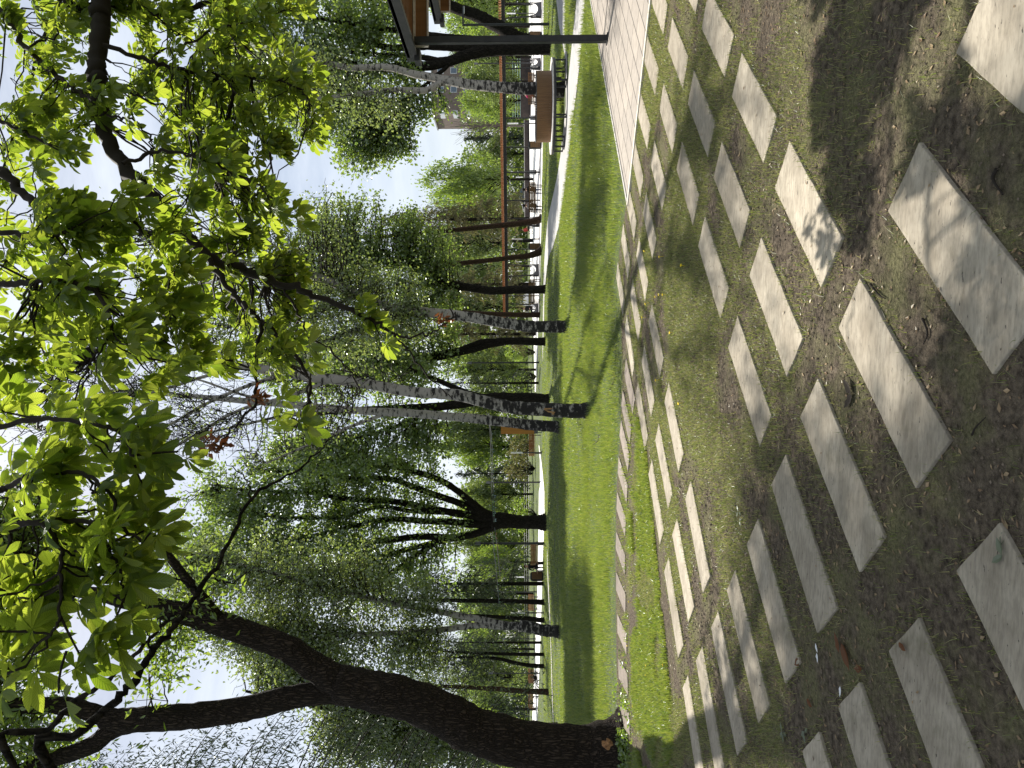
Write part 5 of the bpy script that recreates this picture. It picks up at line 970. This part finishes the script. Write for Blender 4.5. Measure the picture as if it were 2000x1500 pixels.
# people
def person(label,p,rz,top,legs,sit=True,lean=0.,scale=1.,hold=False):
    """seated figure grown as one skinned surface; hair and shoes are children"""
    J=[(0,0,.47),(0,.02,.66),(0,.03+lean*.5,.90),(0,.03+lean*.9,1.02),(0,.02+lean,1.10),(0,-.0+lean,1.20),(0,0+lean,1.29)]
    rad=[.14,.125,.15,.09,.05,.085,.07]; E=[(i,i+1) for i in range(6)]
    def add(pts,rs,frm):
        i0=frm
        for q,r in zip(pts,rs): J.append(q); rad.append(r); E.append((i0,len(J)-1)); i0=len(J)-1
        return i0
    for s in (-1,1):
        e=add([(s*.18,.03+lean*.8,.97),(s*.24,0+lean*.5,.74),(s*.17,-.2,.66),(s*.12,-.32,.66)],[.06,.045,.036,.03],3)
        for k in range(3): add([(s*(.10+.02*k),-.37-.01*k,.66-.006*k),(s*(.10+.02*k),-.40,.645)],[.011,.009],e)
        f=add([(s*.1,-.05,.47),(s*.12,-.43,.49),(s*.12,-.46,.28),(s*.12,-.44,.08),(s*.12,-.56,.045)],[.1,.075,.055,.04,.035],0)
    me=bpy.data.meshes.new('person'); me.from_pydata([Vector(j)*scale for j in J],E,[]); o=bpy.data.objects.new('person',me); COL.objects.link(o); md=o.modifiers.new('s','SKIN'); 
    for v,r in zip(me.skin_vertices[0].data,rad): v.radius=(r*scale,r*scale)
    me.skin_vertices[0].data[0].use_root=True; o.modifiers.new('u','SUBSURF').levels=1
    dg=bpy.context.evaluated_depsgraph_get(); m2=bpy.data.meshes.new_from_object(o.evaluated_get(dg)); o.modifiers.clear(); o.data=m2; bpy.data.meshes.remove(me)
    m2.materials.clear(); [m2.materials.append(MT[q]) for q in (top,legs,'skin')]
    for f in m2.polygons:
        c=f.center/scale; f.use_smooth=True
        f.material_index=2 if c.z>1.06 or (c.y<-.24 and c.z>.58) else (0 if c.z>.56 else 1)
    o.location=(p[0],p[1],p[2] if len(p)>2 else 0); o.rotation_euler=(0,0,rz); tag(o,label,'person')
    bm=bmesh.new(); bmesh.ops.create_uvsphere(bm,u_segments=14,v_segments=9,radius=.108*scale); bmesh.ops.scale(bm,vec=(.92,1.05,1.05),verts=bm.verts); bmesh.ops.translate(bm,vec=Vector((0,.025+lean,1.255))*scale,verts=bm.verts)
    bmesh.ops.delete(bm,geom=[v for v in bm.verts if v.co.y/scale<lean-.045 and v.co.z/scale<1.27],context='VERTS'); m3=bpy.data.meshes.new('hair'); bm.to_mesh(m3); bm.free(); m3.materials.append(MT['hair']); h_=bpy.data.objects.new('hair',m3); COL.objects.link(h_); h_.parent=o
    return o
# facing: the figure looks along -Y of its own space
person('person in dark clothes with dark hair, right one of two on the plaza bench',(pb[0]+.62,pb[1]+.02,-.01),math.pi,'black_cloth','blue_cloth')
person('person in a pale grey top, left one of two on the plaza bench',(pb[0]-.48,pb[1]+.02,-.01),math.pi+.1,'grey_cloth','black_cloth')
person('person in a bright pink top sitting beyond the round tree bench',(p3[0]-.30,p3[1]+.05,-.01),math.pi-.3,'pink_cloth','black_cloth')
person('person in black with white shoes leaning forward, left of the brown bench',(p5[0]-.95,p5[1]+.2,.0),.4,'black_cloth','black_cloth',lean=-.16)
pw=P(1030,1106,46.9); 
bench('bench under the person in black, left of the brown one',(p5[0]-.95,p5[1]+.2),.4,.9,False,'wood')
pr=P(1030,449,80); o=person('small far person in red sitting under the pergola',(pr[0],pr[1],0),.6,'red_cloth','black_cloth')
bench('far small bench under the person in red',(pr[0],pr[1]),.6,1.2,False)
pq=P(1030,603,62); person('person in black sitting beyond the leftmost swing',(pq[0],pq[1],0),-.5,'black_cloth','black_cloth'); bench('far bench beyond the leftmost swing under a person in black',(pq[0],pq[1]),-.5,1.5,False,'wood')
# a parked car far beyond the plaza
def car(label,y,d,m,rz=0.):
    p=P(1030,y,d); rt=thing('parked_car',label,'car',(p[0],p[1],0)); prof=[(-2.1,.35),(-2.12,.75),(-1.95,.95),(-1.3,1.02),(-.75,1.45),(.75,1.48),(1.45,1.0),(2.0,.88),(2.12,.6),(2.08,.35)]; n=len(prof); b=LMB(); v=[]
    for s,k in ((-.85,1),(.85,1)): v+=[(x,s*(1 if z<1.1 else .82),z) for x,z in prof]
    i=np.arange(n); j=(i+1)%n; b.add(v,np.stack([i,j,n+j,n+i],1)); b.t.append(np.array([[0,q+1,q] for q in range(1,n-1)]+[[n,n+q,n+q+1] for q in range(1,n-1)])); b.build('body',m,rt)
    b=LMB(); b.box((.05,-.80,1.2),(1.5,.05,.32)); b.build('window','glass',rt)
    for x in (-1.35,1.35):
        b=LMB(); a=np.array([[x,-.9,.33],[x,-.68,.33]]); b.tube(a,[.33,.33],16); b.build('wheel','steel',rt)
    return rt
car('pale car parked far beyond the plaza, under the pergola left end',583,92,'white'); car('pale grey car far beyond the plaza, behind the bench with two people',385,108,'grey')
